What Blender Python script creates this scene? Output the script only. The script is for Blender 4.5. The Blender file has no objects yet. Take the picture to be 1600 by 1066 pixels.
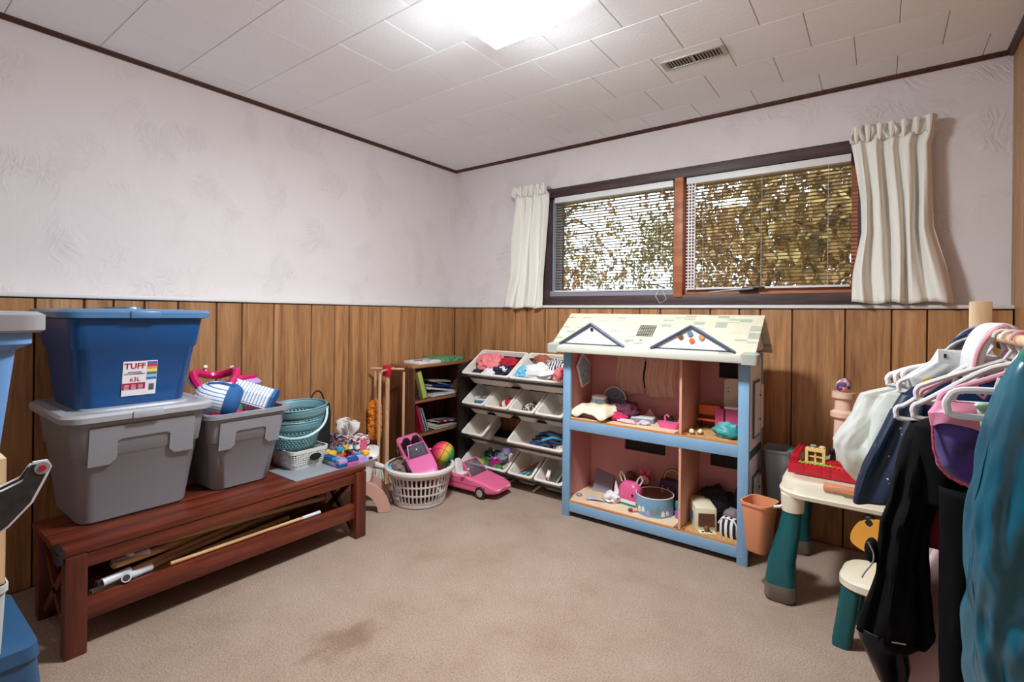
import bpy, bmesh, math, random
from mathutils import Vector, Matrix, Euler
PI = math.pi
S = bpy.context.scene
C = S.collection
# ---------------------------------------------------------------- camera
yaw, roll = 0.63671, 0.01171
Fw = Vector((-math.sin(yaw), math.cos(yaw), 0)); Rt0 = Vector((math.cos(yaw), math.sin(yaw), 0)); Up0 = Vector((0, 0, 1))
Rt = Rt0*math.cos(roll)+Up0*math.sin(roll); Up = Up0*math.cos(roll)-Rt0*math.sin(roll)
cam = bpy.data.objects.new('camera', bpy.data.cameras.new('camera')); C.objects.link(cam)
cam.matrix_world = Matrix(((Rt.x, Up.x, -Fw.x, 2.933), (Rt.y, Up.y, -Fw.y, -3.1385), (Rt.z, Up.z, -Fw.z, 1.1727), (0, 0, 0, 1)))
cam.data.sensor_width = 36; cam.data.lens = 36*780.56/1600; cam.data.shift_y = -42.25/1600; cam.data.clip_start = .02
S.camera = cam
# ---------------------------------------------------------------- sky, exposure
W = bpy.data.worlds.new('sky'); S.world = W; W.use_nodes = True
bgn = W.node_tree.nodes['Background']; bgn.inputs[0].default_value = (.86, .93, 1.0, 1); bgn.inputs[1].default_value = 3.2
LAMP_STRENGTH = 245.0
S.view_settings.view_transform = 'Standard'; S.view_settings.look = 'None'; S.view_settings.gamma = 1
S.view_settings.exposure = 0.08; S.view_settings.use_curve_mapping = False
S.cycles.use_denoising = True; S.cycles.max_bounces = 7
# ---------------------------------------------------------------- materials
def lin(c):
    c = c/255.0
    return c/12.92 if c <= .04045 else ((c+.055)/1.055)**2.4
_m = {}
def M(name, rgb=None, rough=.5, metal=0, var=.0, vscale=8, bump=0, bscale=60, stretch=(1, 1, 1), coat=0, alpha=1, trans=0, sheen=0, spec=.5, detail=3, ior=None):
    """plain principled material with optional noise colour variation and bump, rgb in sRGB 0..255 (albedo)"""
    if name in _m: return _m[name]
    m = bpy.data.materials.new(name); m.use_nodes = True; nt = m.node_tree; b = nt.nodes['Principled BSDF']
    col = tuple(lin(x) for x in rgb)+(1,)
    b.inputs['Base Color'].default_value = col; b.inputs['Roughness'].default_value = rough; b.inputs['Metallic'].default_value = metal
    b.inputs['Specular IOR Level'].default_value = spec; b.inputs['Coat Weight'].default_value = coat; b.inputs['Alpha'].default_value = alpha
    b.inputs['Transmission Weight'].default_value = trans; b.inputs['Sheen Weight'].default_value = sheen
    if ior: b.inputs['IOR'].default_value = ior
    if var or bump:
        tc = nt.nodes.new('ShaderNodeTexCoord'); mp = nt.nodes.new('ShaderNodeMapping'); mp.inputs['Scale'].default_value = stretch
        nt.links.new(tc.outputs['Object'], mp.inputs[0])
    if var:
        n = nt.nodes.new('ShaderNodeTexNoise'); n.inputs['Scale'].default_value = vscale; n.inputs['Detail'].default_value = detail
        nt.links.new(mp.outputs[0], n.inputs[0])
        r = nt.nodes.new('ShaderNodeValToRGB'); nt.links.new(n.outputs[0], r.inputs[0])
        r.color_ramp.elements[0].position = .3; r.color_ramp.elements[1].position = .7
        r.color_ramp.elements[0].color = tuple(x*(1-var) for x in col[:3])+(1,)
        r.color_ramp.elements[1].color = tuple(min(1, x*(1+var)) for x in col[:3])+(1,)
        nt.links.new(r.outputs[0], b.inputs['Base Color'])
    if bump:
        n2 = nt.nodes.new('ShaderNodeTexNoise'); n2.inputs['Scale'].default_value = bscale; n2.inputs['Detail'].default_value = 2
        nt.links.new(mp.outputs[0], n2.inputs[0])
        bp = nt.nodes.new('ShaderNodeBump'); bp.inputs['Strength'].default_value = bump; bp.inputs['Distance'].default_value = .01
        nt.links.new(n2.outputs[0], bp.inputs['Height']); nt.links.new(bp.outputs[0], b.inputs['Normal'])
    _m[name] = m; return m
def nodes(m): return m.node_tree, m.node_tree.nodes, m.node_tree.links
def ramp(nt, stops, inp):
    r = nt.nodes.new('ShaderNodeValToRGB'); e = r.color_ramp.elements
    while len(e) < len(stops): e.new(.5)
    for k, (p, c) in enumerate(stops):
        e[k].position = p; e[k].color = tuple(lin(x) for x in c)+(1,)
    nt.links.new(inp, r.inputs[0]); return r
def wood(name, dark, mid, light, rough=.5, scale=1.0, axis=2, coat=0, rnd=.25):
    """grain along one axis with per-object tone; used for planks, bench, shelves"""
    if name in _m: return _m[name]
    m = M(name, mid, rough, coat=coat); nt, N, L = nodes(m); b = N['Principled BSDF']
    tc = N.new('ShaderNodeTexCoord'); oi = N.new('ShaderNodeObjectInfo'); mp = N.new('ShaderNodeMapping')
    sc = [14*scale]*3; sc[axis] = .9*scale; mp.inputs['Scale'].default_value = sc
    cx = N.new('ShaderNodeCombineXYZ'); mu = N.new('ShaderNodeMath'); mu.operation = 'MULTIPLY'; mu.inputs[1].default_value = 37
    L.new(oi.outputs['Random'], mu.inputs[0])
    for k in range(3): L.new(mu.outputs[0], cx.inputs[k])
    L.new(tc.outputs['Object'], mp.inputs[0]); L.new(cx.outputs[0], mp.inputs['Location'])
    n = N.new('ShaderNodeTexNoise'); n.inputs['Scale'].default_value = 1.2; n.inputs['Detail'].default_value = 3; n.inputs['Distortion'].default_value = 1.1
    L.new(mp.outputs[0], n.inputs[0])
    w = N.new('ShaderNodeTexNoise'); w.inputs['Scale'].default_value = 9; w.inputs['Detail'].default_value = 1
    L.new(mp.outputs[0], w.inputs[0])
    mix = N.new('ShaderNodeMix'); mix.data_type = 'FLOAT'; mix.inputs[0].default_value = .3
    L.new(n.outputs[0], mix.inputs[2]); L.new(w.outputs[0], mix.inputs[3])
    r = ramp(nt, [(.3, dark), (.5, mid), (.68, light)], mix.outputs[0])
    hsv = N.new('ShaderNodeHueSaturation'); mr = N.new('ShaderNodeMapRange'); mr.inputs[3].default_value = 1-rnd; mr.inputs[4].default_value = 1+rnd
    L.new(oi.outputs['Random'], mr.inputs[0]); L.new(mr.outputs[0], hsv.inputs['Value']); L.new(r.outputs[0], hsv.inputs['Color'])
    L.new(hsv.outputs[0], b.inputs['Base Color'])
    bp = N.new('ShaderNodeBump'); bp.inputs['Strength'].default_value = .12; bp.inputs['Distance'].default_value = .003
    L.new(mix.outputs[0], bp.inputs['Height']); L.new(bp.outputs[0], b.inputs['Normal'])
    return m
def fabric(name, rgb, trans=.35, var=.08, vscale=12, bump=.2, bscale=300):
    """cloth that lets some light through"""
    if name in _m: return _m[name]
    m = M(name, rgb, .9, var=var, vscale=vscale, bump=bump, bscale=bscale, spec=.2); nt, N, L = nodes(m); b = N['Principled BSDF']
    t = N.new('ShaderNodeBsdfTranslucent'); t.inputs[0].default_value = tuple(lin(x) for x in rgb)+(1,)
    mx = N.new('ShaderNodeMixShader'); mx.inputs[0].default_value = trans
    L.new(b.outputs[0], mx.inputs[1]); L.new(t.outputs[0], mx.inputs[2]); L.new(mx.outputs[0], N['Material Output'].inputs[0])
    return m
def sheer(name, rgb, clear=.5):
    if name in _m: return _m[name]
    m = fabric(name, rgb, .5); nt, N, L = nodes(m); last = N['Material Output'].inputs[0].links[0].from_socket
    t = N.new('ShaderNodeBsdfTransparent'); mx = N.new('ShaderNodeMixShader'); mx.inputs[0].default_value = clear
    L.new(last, mx.inputs[1]); L.new(t.outputs[0], mx.inputs[2]); L.new(mx.outputs[0], N['Material Output'].inputs[0]); return m
def bands(name, cols, axis=0, scale=20, rough=.6, coord='Object', bump=0):
    """repeating flat stripes of the given colours along one object axis"""
    if name in _m: return _m[name]
    m = M(name, cols[0], rough); nt, N, L = nodes(m); tc = N.new('ShaderNodeTexCoord'); sp = N.new('ShaderNodeSeparateXYZ')
    L.new(tc.outputs[coord], sp.inputs[0]); mu = N.new('ShaderNodeMath'); mu.operation = 'MULTIPLY'; mu.inputs[1].default_value = scale
    L.new(sp.outputs[axis], mu.inputs[0]); fr = N.new('ShaderNodeMath'); fr.operation = 'FRACT'; L.new(mu.outputs[0], fr.inputs[0])
    r = ramp(nt, [(k/len(cols), c) for k, c in enumerate(cols)], fr.outputs[0]); r.color_ramp.interpolation = 'CONSTANT'
    L.new(r.outputs[0], N['Principled BSDF'].inputs['Base Color']); return m
def patches(name, cols, scale=30, rough=.6, stretch=(1, 1, 1)):
    """random cells of the given colours (printed pattern)"""
    if name in _m: return _m[name]
    m = M(name, cols[0], rough); nt, N, L = nodes(m); tc = N.new('ShaderNodeTexCoord'); mp = N.new('ShaderNodeMapping'); mp.inputs['Scale'].default_value = stretch
    v = N.new('ShaderNodeTexVoronoi'); v.inputs['Scale'].default_value = scale; L.new(tc.outputs['Object'], mp.inputs[0]); L.new(mp.outputs[0], v.inputs[0])
    sp = N.new('ShaderNodeSeparateColor'); L.new(v.outputs['Color'], sp.inputs[0])
    r = ramp(nt, [(k/len(cols), c) for k, c in enumerate(cols)], sp.outputs[0]); r.color_ramp.interpolation = 'CONSTANT'
    L.new(r.outputs[0], N['Principled BSDF'].inputs['Base Color']); return m
# ---------------------------------------------------------------- mesh builder
def rrect(w, d, r, n=4, cx=0, cy=0):
    """rounded rectangle outline, counter-clockwise"""
    r = min(r, w/2-1e-4, d/2-1e-4); P = []
    for (sx, sy, a0) in ((1, 1, 0), (-1, 1, PI/2), (-1, -1, PI), (1, -1, 1.5*PI)):
        for k in range(n+1):
            a = a0+PI/2*k/n; P.append((cx+sx*(w/2-r)+r*math.cos(a), cy+sy*(d/2-r)+r*math.sin(a)))
    return P
def circ(r, n=20, ry=None, cx=0, cy=0):
    return [(cx+r*math.cos(2*PI*k/n), cy+(ry or r)*math.sin(2*PI*k/n)) for k in range(n)]
class MB:
    def __init__(s): s.v = []; s.f = []; s.mi = []; s.cur = 0; s.sm = []; s.smooth = True
    def use(s, k, smooth=None):
        s.cur = k
        if smooth is not None: s.smooth = smooth
        return s
    def face(s, f): s.f.append(tuple(f)); s.mi.append(s.cur); s.sm.append(s.smooth)
    def pts(s, P): k = len(s.v); s.v += [tuple(p) for p in P]; return list(range(k, k+len(P)))
    def box(s, x0, x1, y0, y1, z0, z1, mat=None, ch=0):
        """box, chamfered by ch on all edges when ch > 0"""
        T = (lambda p: p) if mat is None else (lambda p: tuple(mat @ Vector(p)))
        osm = s.smooth; s.smooth = False
        if ch <= 0:
            i = s.pts([T(p) for p in ((x0, y0, z0), (x1, y0, z0), (x1, y1, z0), (x0, y1, z0), (x0, y0, z1), (x1, y0, z1), (x1, y1, z1), (x0, y1, z1))])
            for q in ((3, 2, 1, 0), (4, 5, 6, 7), (0, 1, 5, 4), (1, 2, 6, 5), (2, 3, 7, 6), (3, 0, 4, 7)): s.face([i[k] for k in q])
        else:
            bm = bmesh.new(); r = bmesh.ops.create_cube(bm, size=1)
            for v in bm.verts: v.co = Vector(((x0+x1)/2+v.co.x*(x1-x0), (y0+y1)/2+v.co.y*(y1-y0), (z0+z1)/2+v.co.z*(z1-z0)))
            bmesh.ops.bevel(bm, geom=list(bm.edges), offset=min(ch, .45*min(x1-x0, y1-y0, z1-z0)), segments=2, affect='EDGES', profile=.5)
            bm.verts.index_update(); i = s.pts([T(v.co) for v in bm.verts])
            for f in bm.faces: s.face([i[v.index] for v in f.verts])
            bm.free()
        s.smooth = osm; return s
    def loft(s, rings, cap0=True, cap1=True, closed=True):
        """rings: list of equal-length 3-D point lists"""
        R = [s.pts(r) for r in rings]; n = len(R[0])
        for a, b in zip(R[:-1], R[1:]):
            for k in range(n if closed else n-1): s.face((a[k], a[(k+1) % n], b[(k+1) % n], b[k]))
        if cap0: s.face(R[0][::-1])
        if cap1: s.face(R[-1])
        return s
    def lo(s, secs, **k): return s.loft([[(x, y, z) for x, y in P] for P, z in secs], **k)
    def prism(s, outline, a0, a1, axis=1, mat=None):
        """2-D outline (ccw) extruded along an axis: axis 1 -> outline is (x,z); 0 -> (y,z); 2 -> (x,y)"""
        f = {1: lambda p, a: (p[0], a, p[1]), 0: lambda p, a: (a, p[0], p[1]), 2: lambda p, a: (p[0], p[1], a)}[axis]
        T = (lambda p: p) if mat is None else (lambda p: tuple(mat @ Vector(p)))
        osm = s.smooth; s.smooth = False
        s.loft([[T(f(p, a0)) for p in outline], [T(f(p, a1)) for p in outline]]); s.smooth = osm; return s
    def tube(s, path, r, n=8, cap=True, rr=None):
        """round tube along points; r number or list"""
        P = [Vector(p) for p in path]; rings = []; prev = None
        for k, p in enumerate(P):
            t = (P[min(k+1, len(P)-1)]-P[max(k-1, 0)]).normalized()
            if prev is None:
                a = Vector((0, 0, 1)) if abs(t.z) < .9 else Vector((1, 0, 0)); u = t.cross(a).normalized()
            else: u = (prev-t*prev.dot(t)).normalized()
            prev = u; w = t.cross(u); rad = r[k] if isinstance(r, (list, tuple)) else r
            rings.append([tuple(p+(u*math.cos(2*PI*j/n)+w*math.sin(2*PI*j/n))*rad) for j in range(n)])
        return s.loft(rings, cap, cap)
    def lathe(s, prof, n=24, c=(0, 0, 0), cap0=True, cap1=True):
        return s.loft([[(c[0]+r*math.cos(2*PI*k/n), c[1]+r*math.sin(2*PI*k/n), c[2]+z) for k in range(n)] for r, z in prof], cap0, cap1)
    def ell(s, c, r, nu=12, nv=8, mat=None, noise=0, seed=0):
        rn = random.Random(seed); rings = []
        for j in range(nv+1):
            a = -PI/2+PI*j/nv; ring = []
            for k in range(nu):
                q = 1+noise*(rn.random()-.5); p = Vector((r[0]*math.cos(a)*math.cos(2*PI*k/nu)*q, r[1]*math.cos(a)*math.sin(2*PI*k/nu)*q, r[2]*math.sin(a)*q))
                if mat: p = mat @ p
                ring.append((c[0]+p.x, c[1]+p.y, c[2]+p.z))
            rings.append(ring)
        return s.loft(rings)
    def grid(s, fn, nu, nv, closed=False):
        I = [s.pts([fn(i/nu, j/nv) for i in range(nu if closed else nu+1)]) for j in range(nv+1)]
        for j in range(nv):
            for i in range(nu):
                k = (i+1) % nu if closed else i+1
                s.face((I[j][i], I[j][k], I[j+1][k], I[j+1][i]))
        return s
    def perf(s, fn, nu, nv, fu=.5, fv=.5, closed=True, skip=None):
        """wall of nu x nv cells, each with a real hole; fn(u,v) -> point"""
        for j in range(nv):
            for i in range(nu):
                u0, u1, v0, v1 = i/nu, (i+1)/nu, j/nv, (j+1)/nv; a, b = (1-fu)/2/nu, (1-fv)/2/nv
                if skip and skip(i, j): s.face(s.pts([fn(u0, v0), fn(u1, v0), fn(u1, v1), fn(u0, v1)])); continue
                o = s.pts([fn(u0, v0), fn(u1, v0), fn(u1, v1), fn(u0, v1)]); q = s.pts([fn(u0+a, v0+b), fn(u1-a, v0+b), fn(u1-a, v1-b), fn(u0+a, v1-b)])
                for k in range(4): s.face((o[k], o[(k+1) % 4], q[(k+1) % 4], q[k]))
        return s
    def xf(s, mat):
        s.v = [tuple(mat @ Vector(p)) for p in s.v]; return s
    def mesh(s, name, mats):
        me = bpy.data.meshes.new(name); me.from_pydata(s.v, [], s.f); mats = mats if isinstance(mats, (list, tuple)) else [mats]
        for m in mats: me.materials.append(m)
        me.polygons.foreach_set('material_index', s.mi); me.polygons.foreach_set('use_smooth', s.sm); me.update(); return me
    def build(s, name, mats, parent=None, solid=0, autosmooth=True, weld=False):
        me = s.mesh(name, mats); o = bpy.data.objects.new(name, me); C.objects.link(o)
        if parent: o.parent = parent
        if weld:
            bm = bmesh.new(); bm.from_mesh(me); bmesh.ops.remove_doubles(bm, verts=bm.verts, dist=1e-5); bm.to_mesh(me); bm.free()
        if autosmooth: me.set_sharp_from_angle(angle=math.radians(38))
        if solid:
            md = o.modifiers.new('thickness', 'SOLIDIFY'); md.thickness = solid; md.offset = 0
        return o
def tag(o, label, cat, group=None):
    o['label'] = label; o['category'] = cat
    if group: o['group'] = group
    return o
def thing(name, label, cat, loc=(0, 0, 0), rz=0, group=None, rot=None):
    o = bpy.data.objects.new(name, None); C.objects.link(o); o.empty_display_size = .05
    o.location = loc; o.rotation_euler = rot if rot else (0, 0, rz); return tag(o, label, cat, group)
def struct(o): o['kind'] = 'structure'; return o
def dup(root, loc, rot, label, group=None):
    r = root.copy(); C.objects.link(r); r.location = loc; r.rotation_euler = rot; r['label'] = label
    if group: r['group'] = group
    for ch in list(root.children):
        c = ch.copy(); C.objects.link(c); c.parent = r
        for g in list(ch.children):
            d = g.copy(); C.objects.link(d); d.parent = c
    return r
def text(name, body, size, mat, parent, matrix, bold=False, extrude=.0004, align='CENTER'):
    """flat printed lettering as a thin mesh; local x to the reader's right, y up"""
    cu = bpy.data.curves.new(name, 'FONT'); cu.body = body; cu.size = size; cu.extrude = extrude; cu.align_x = align; cu.align_y = 'CENTER'
    if bold: cu.offset = size*.02
    cu.resolution_u = 2
    t = bpy.data.objects.new(name+'_curve', cu); C.objects.link(t); dg = bpy.context.evaluated_depsgraph_get()
    me = bpy.data.meshes.new_from_object(t.evaluated_get(dg)); bpy.data.objects.remove(t); bpy.data.curves.remove(cu)
    me.materials.clear(); me.materials.append(mat); me.transform(matrix)
    o = bpy.data.objects.new(name, me); C.objects.link(o); o.parent = parent; return o
def frame(origin, xdir, ydir):
    x = Vector(xdir).normalized(); y = Vector(ydir); y = (y-x*y.dot(x)).normalized(); z = x.cross(y); o = Vector(origin)
    return Matrix(((x.x, y.x, z.x, o.x), (x.y, y.y, z.y, o.y), (x.z, y.z, z.z, o.z), (0, 0, 0, 1)))
def smooth(P, n=5, closed=False):
    """Catmull-Rom resample of a path"""
    P = [Vector(p) for p in P]; out = []; m = len(P)
    for i in range(m if closed else m-1):
        g = (lambda k: P[k % m]) if closed else (lambda k: P[min(max(k, 0), m-1)])
        a, b, c, d = g(i-1), g(i), g(i+1), g(i+2)
        for j in range(n):
            t = j/n; out.append(.5*((2*b)+(c-a)*t+(2*a-5*b+4*c-d)*t*t+(3*b-a-3*c+d)*t**3))
    out.append(P[0] if closed else P[-1]); return out
def interp(tab, t):
    """piecewise-linear lookup, tab = [(t, v...), ...]"""
    if t <= tab[0][0]: return tab[0][1:]
    for a, b in zip(tab[:-1], tab[1:]):
        if t <= b[0]:
            k = (t-a[0])/(b[0]-a[0]); return tuple(p+(q-p)*k for p, q in zip(a[1:], b[1:]))
    return tab[-1][1:]
# ================================================================ the room
XR, YR, ZC, D, ZL = 3.40, -3.75, 2.385, .08, 1.22      # right wall, rear wall, ceiling, lower wall proud by D, ledge height
# --- carpet
mc = M('carpet', (196, 172, 158), .95, bump=.5, bscale=420, spec=.1); nt, N, L = nodes(mc)
tc = N.new('ShaderNodeTexCoord'); n1 = N.new('ShaderNodeTexNoise'); n1.inputs['Scale'].default_value = 3.2; n1.inputs['Detail'].default_value = 4; n1.inputs['Roughness'].default_value = .65
L.new(tc.outputs['Object'], n1.inputs[0]); r1 = ramp(nt, [(.25, (168, 143, 124)), (.45, (180, 155, 137)), (.7, (188, 164, 147))], n1.outputs[0])
n2 = N.new('ShaderNodeTexNoise'); n2.inputs['Scale'].default_value = 160; n2.inputs['Detail'].default_value = 1; L.new(tc.outputs['Object'], n2.inputs[0])
r2 = ramp(nt, [(.3, (216, 216, 216)), (.6, (255, 255, 255))], n2.outputs[0])
# worn stain in the middle of the floor
mpS = N.new('ShaderNodeMapping'); mpS.vector_type = 'TEXTURE'; mpS.inputs['Location'].default_value = (1.40, -2.05, 0); mpS.inputs['Scale'].default_value = (.2, .3, 1)
L.new(tc.outputs['Object'], mpS.inputs[0]); nS = N.new('ShaderNodeTexNoise'); nS.inputs['Scale'].default_value = 2.5; nS.inputs['Detail'].default_value = 4; L.new(mpS.outputs[0], nS.inputs[0])
ln = N.new('ShaderNodeVectorMath'); ln.operation = 'LENGTH'; L.new(mpS.outputs[0], ln.inputs[0])
sm = N.new('ShaderNodeMath'); sm.operation = 'ADD'; L.new(ln.outputs['Value'], sm.inputs[0]); L.new(nS.outputs[0], sm.inputs[1])
rS = ramp(nt, [(.7, (222, 214, 208)), (1.25, (255, 255, 255))], sm.outputs[0])
def mul(a, b):
    x = N.new('ShaderNodeMix'); x.data_type = 'RGBA'; x.blend_type = 'MULTIPLY'; x.inputs[0].default_value = 1; L.new(a, x.inputs[6]); L.new(b, x.inputs[7]); return x.outputs[2]
L.new(mul(mul(r1.outputs[0], r2.outputs[0]), rS.outputs[0]), N['Principled BSDF'].inputs['Base Color'])
struct(MB().box(-.2, XR+.15, YR-.15, .2, -.05, 0).build('floor', mc))
# --- upper walls: brushed plaster
mw = M('plaster', (224, 216, 217), .7, spec=.3); nt, N, L = nodes(mw)
tc = N.new('ShaderNodeTexCoord'); mp = N.new('ShaderNodeMapping'); mp.inputs['Rotation'].default_value = (.5, .5, .35); L.new(tc.outputs['Object'], mp.inputs[0])
dn = N.new('ShaderNodeTexNoise'); dn.inputs['Scale'].default_value = 3.0; dn.inputs['Detail'].default_value = 2; L.new(tc.outputs['Object'], dn.inputs[0])
dm = N.new('ShaderNodeVectorMath'); dm.operation = 'MULTIPLY_ADD'; dm.inputs[1].default_value = (.5, .5, .5); L.new(dn.outputs['Color'], dm.inputs[0]); L.new(mp.outputs[0], dm.inputs[2])
ms = N.new('ShaderNodeMapping'); ms.inputs['Scale'].default_value = (26, 26, 4); L.new(dm.outputs[0], ms.inputs[0])
st = N.new('ShaderNodeTexNoise'); st.inputs['Scale'].default_value = 1.6; st.inputs['Detail'].default_value = 2; L.new(ms.outputs[0], st.inputs[0])
mk = N.new('ShaderNodeTexNoise'); mk.inputs['Scale'].default_value = 4.2; mk.inputs['Detail'].default_value = 1; L.new(tc.outputs['Object'], mk.inputs[0])
rk = ramp(nt, [(.45, (0, 0, 0)), (.62, (255, 255, 255))], mk.outputs[0])
hm = N.new('ShaderNodeMath'); hm.operation = 'MULTIPLY'; L.new(st.outputs[0], hm.inputs[0]); L.new(rk.outputs[0], hm.inputs[1])
bp = N.new('ShaderNodeBump'); bp.inputs['Strength'].default_value = .7; bp.inputs['Distance'].default_value = .014
L.new(hm.outputs[0], bp.inputs['Height']); L.new(bp.outputs[0], N['Principled BSDF'].inputs['Normal'])
rc = ramp(nt, [(.2, (231, 223, 223)), (.55, (226, 218, 218))], hm.outputs[0]); L.new(rc.outputs[0], N['Principled BSDF'].inputs['Base Color'])
m_wood = wood('wall_panel_wood', (132, 88, 54), (174, 124, 80), (196, 148, 102), .42, rnd=.1)
m_groove = M('panel_groove', (40, 22, 12), .8)
m_trimw = M('white_ledge_paint', (226, 224, 222), .4)
m_crown = wood('crown_wood', (48, 24, 16), (70, 38, 26), (92, 54, 38), .35, axis=1, rnd=.1)
wl = struct(MB().box(-.15, 0, YR, .25, 0, ZC+.1).use(1).box(0, D-.008, YR, 0, 0, ZL-.004).build('wall_left', [mw, m_groove]))
WX0, WX1, WZ0, WZ1 = .93, 2.87, 1.25, 2.09
b = MB(); b.box(-.15, WX0, 0, .25, ZL-.1, ZC+.1); b.box(WX1, XR+.15, 0, .25, ZL-.1, ZC+.1); b.box(WX0, WX1, 0, .25, WZ1, ZC+.1); b.box(WX0, WX1, 0, .25, ZL-.1, WZ0)
b.use(1); b.box(0, XR, -D+.008, .25, 0, ZL-.004)
wb = struct(b.build('wall_back', [mw, m_groove]))
wr = struct(MB().use(0).box(XR+.008, XR+.15, YR, .25, 0, ZC+.1).build('wall_right', [m_groove]))
struct(MB().box(-.15, XR+.15, YR-.15, YR, 0, ZC+.1).build('wall_rear', [mw]))
# --- panelling: one plank each, random widths
def plank(axis, at, a, c, z0, z1, parent):
    g = .0022; a += g; c -= g; t = .008
    b = MB()
    if axis == 'x':   o = [(a, -at), (a+.003, -at-t), (c-.003, -at-t), (c, -at)]; b.prism([(p, q) for p, q in o], z0, z1, 2)
    elif axis == 'y': o = [(at, c), (at, a), (at+t, a+.003), (at+t, c-.003)]; b.prism(o, z0, z1, 2)
    else:             o = [(at, a), (at, c), (at-t, c-.003), (at-t, a+.003)]; b.prism(o, z0, z1, 2)
    return b.build('plank', m_wood, parent, autosmooth=False)
LY = [YR, -3.62, -3.50, -3.34, -3.19, -3.05, -2.93, -2.78, -2.643, -2.483, -2.377, -2.256, -2.113, -1.931, -1.799, -1.618, -1.379, -1.214, -1.105, -.951, -.842, -.655, -.518, -.33, -D]
for a, c in zip(LY[:-1], LY[1:]): plank('y', D-.008, a, c, .005, ZL-.006, wl)
BX = [D, .174, .366, .509, .585, .70, .81, .971, 1.081, 1.251, 1.497, 1.687, 1.822, 2.008, 2.123, 2.281, 2.39, 2.547, 2.785, 2.974, 3.108, 3.26, XR]
for a, c in zip(BX[:-1], BX[1:]): plank('x', D-.008, a, c, .005, ZL-.006, wb)
RY = [-D-.002]; rn = random.Random(4)
while RY[-1] > YR+.2: RY.append(RY[-1]-rn.choice((.1, .13, .16, .2, .24)))
RY.append(YR)
for a, c in zip(RY[:-1], RY[1:]): plank('r', XR+.008, c, a, .005, ZC-.02, wr)
plank('r', XR+.008, -D, 0, ZL+.02, ZC-.02, wr)
# --- ledge caps and crown
struct(MB().box(0, D+.012, YR, -D-.012, ZL, ZL+.018, ch=.003).build('trim_1', m_trimw))
struct(MB().box(0, XR, -D-.012, 0, ZL, ZL+.018, ch=.003).build('trim_2', m_trimw))
def crown(name, pts, axis, a0, a1): struct(MB().prism(pts, a0, a1, axis).build(name, m_crown, autosmooth=False))
crown('trim_3', [(0, ZC), (0, ZC-.019), (.008, ZC-.019), (.018, ZC-.009), (.022, ZC)], 1, YR, 0)
crown('trim_4', [(0, ZC), (0, ZC-.019), (-.008, ZC-.019), (-.018, ZC-.009), (-.022, ZC)], 0, 0, XR)
crown('trim_5', [(XR, ZC), (XR, ZC-.024), (XR-.01, ZC-.024), (XR-.02, ZC-.01), (XR-.024, ZC)], 1, YR, 0)
# --- ceiling: staggered square tiles, each its own piece
m_tile = M('ceiling_tile', (249, 249, 252), .75, var=.02, vscale=2, bump=.12, bscale=70)
m_gap = M('ceiling_gap', (120, 112, 110), .9)
ce = struct(MB().box(-.15, XR+.15, YR-.15, .25, ZC+.006, ZC+.12).build('ceiling', m_gap))
TP = .3125; yt = -.236+TP; row = 0; tmesh = {}
while yt > YR:
    y1, y0 = min(yt, -.0), max(yt-TP, YR); off = (2.358 if row % 2 == 0 else 2.202) % TP; x = off-TP
    while x < XR:
        x0, x1 = max(x, 0), min(x+TP, XR)
        if x1-x0 > .004 and y1-y0 > .004:
            g = .0011; ky = (round(x1-x0, 4), round(y1-y0, 4))
            if ky not in tmesh:
                w, h = ky[0]/2-g, ky[1]/2-g; bb = MB(); bb.smooth = False
                bb.loft([[(-w, -h, .006), (w, -h, .006), (w, h, .006), (-w, h, .006)][::-1], [(-w, -h, .0025), (w, -h, .0025), (w, h, .0025), (-w, h, .0025)][::-1], [(-w+.002, -h+.002, 0), (w-.002, -h+.002, 0), (w-.002, h-.002, 0), (-w+.002, h-.002, 0)][::-1]])
                tmesh[ky] = bb.mesh('tile', m_tile)
            o = bpy.data.objects.new('tile', tmesh[ky]); C.objects.link(o); o.parent = ce; o.location = ((x0+x1)/2, (y0+y1)/2, ZC+((hash((row, int(x*100))) % 7)-3)*.0001)
        x += TP
    yt -= TP; row += 1
# --- ceiling register
m_vent = M('vent_metal', (196, 188, 182), .4, .4); m_dark = M('dark_void', (14, 13, 13), .9)
v = thing('ceiling_vent', 'slotted grey metal air vent set in the white ceiling tiles', 'vent', (2.213, -.755, ZC))
b = MB(); b.box(-.146, .146, -.048, -.034, -.006, 0, ch=.002).box(-.146, .146, .034, .048, -.006, 0, ch=.002).box(-.146, -.124, -.034, .034, -.006, 0).box(.124, .146, -.034, .034, -.006, 0).box(-.004, .004, -.034, .034, -.005, 0); b.build('vent_frame', m_vent, v)
MB().box(-.124, .124, -.034, .034, -.0012, -.0004).build('duct_opening', m_dark, v)
for k in range(18):
    if k == 9: continue
    x = -.124+.248*(k+.5)/18; MB().box(-.0016, .0016, -.034, .034, -.006, 0, Matrix.Translation((x, 0, 0)) @ Matrix.Rotation(.5, 4, 'Y')).build('louvre', m_vent, v)
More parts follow.
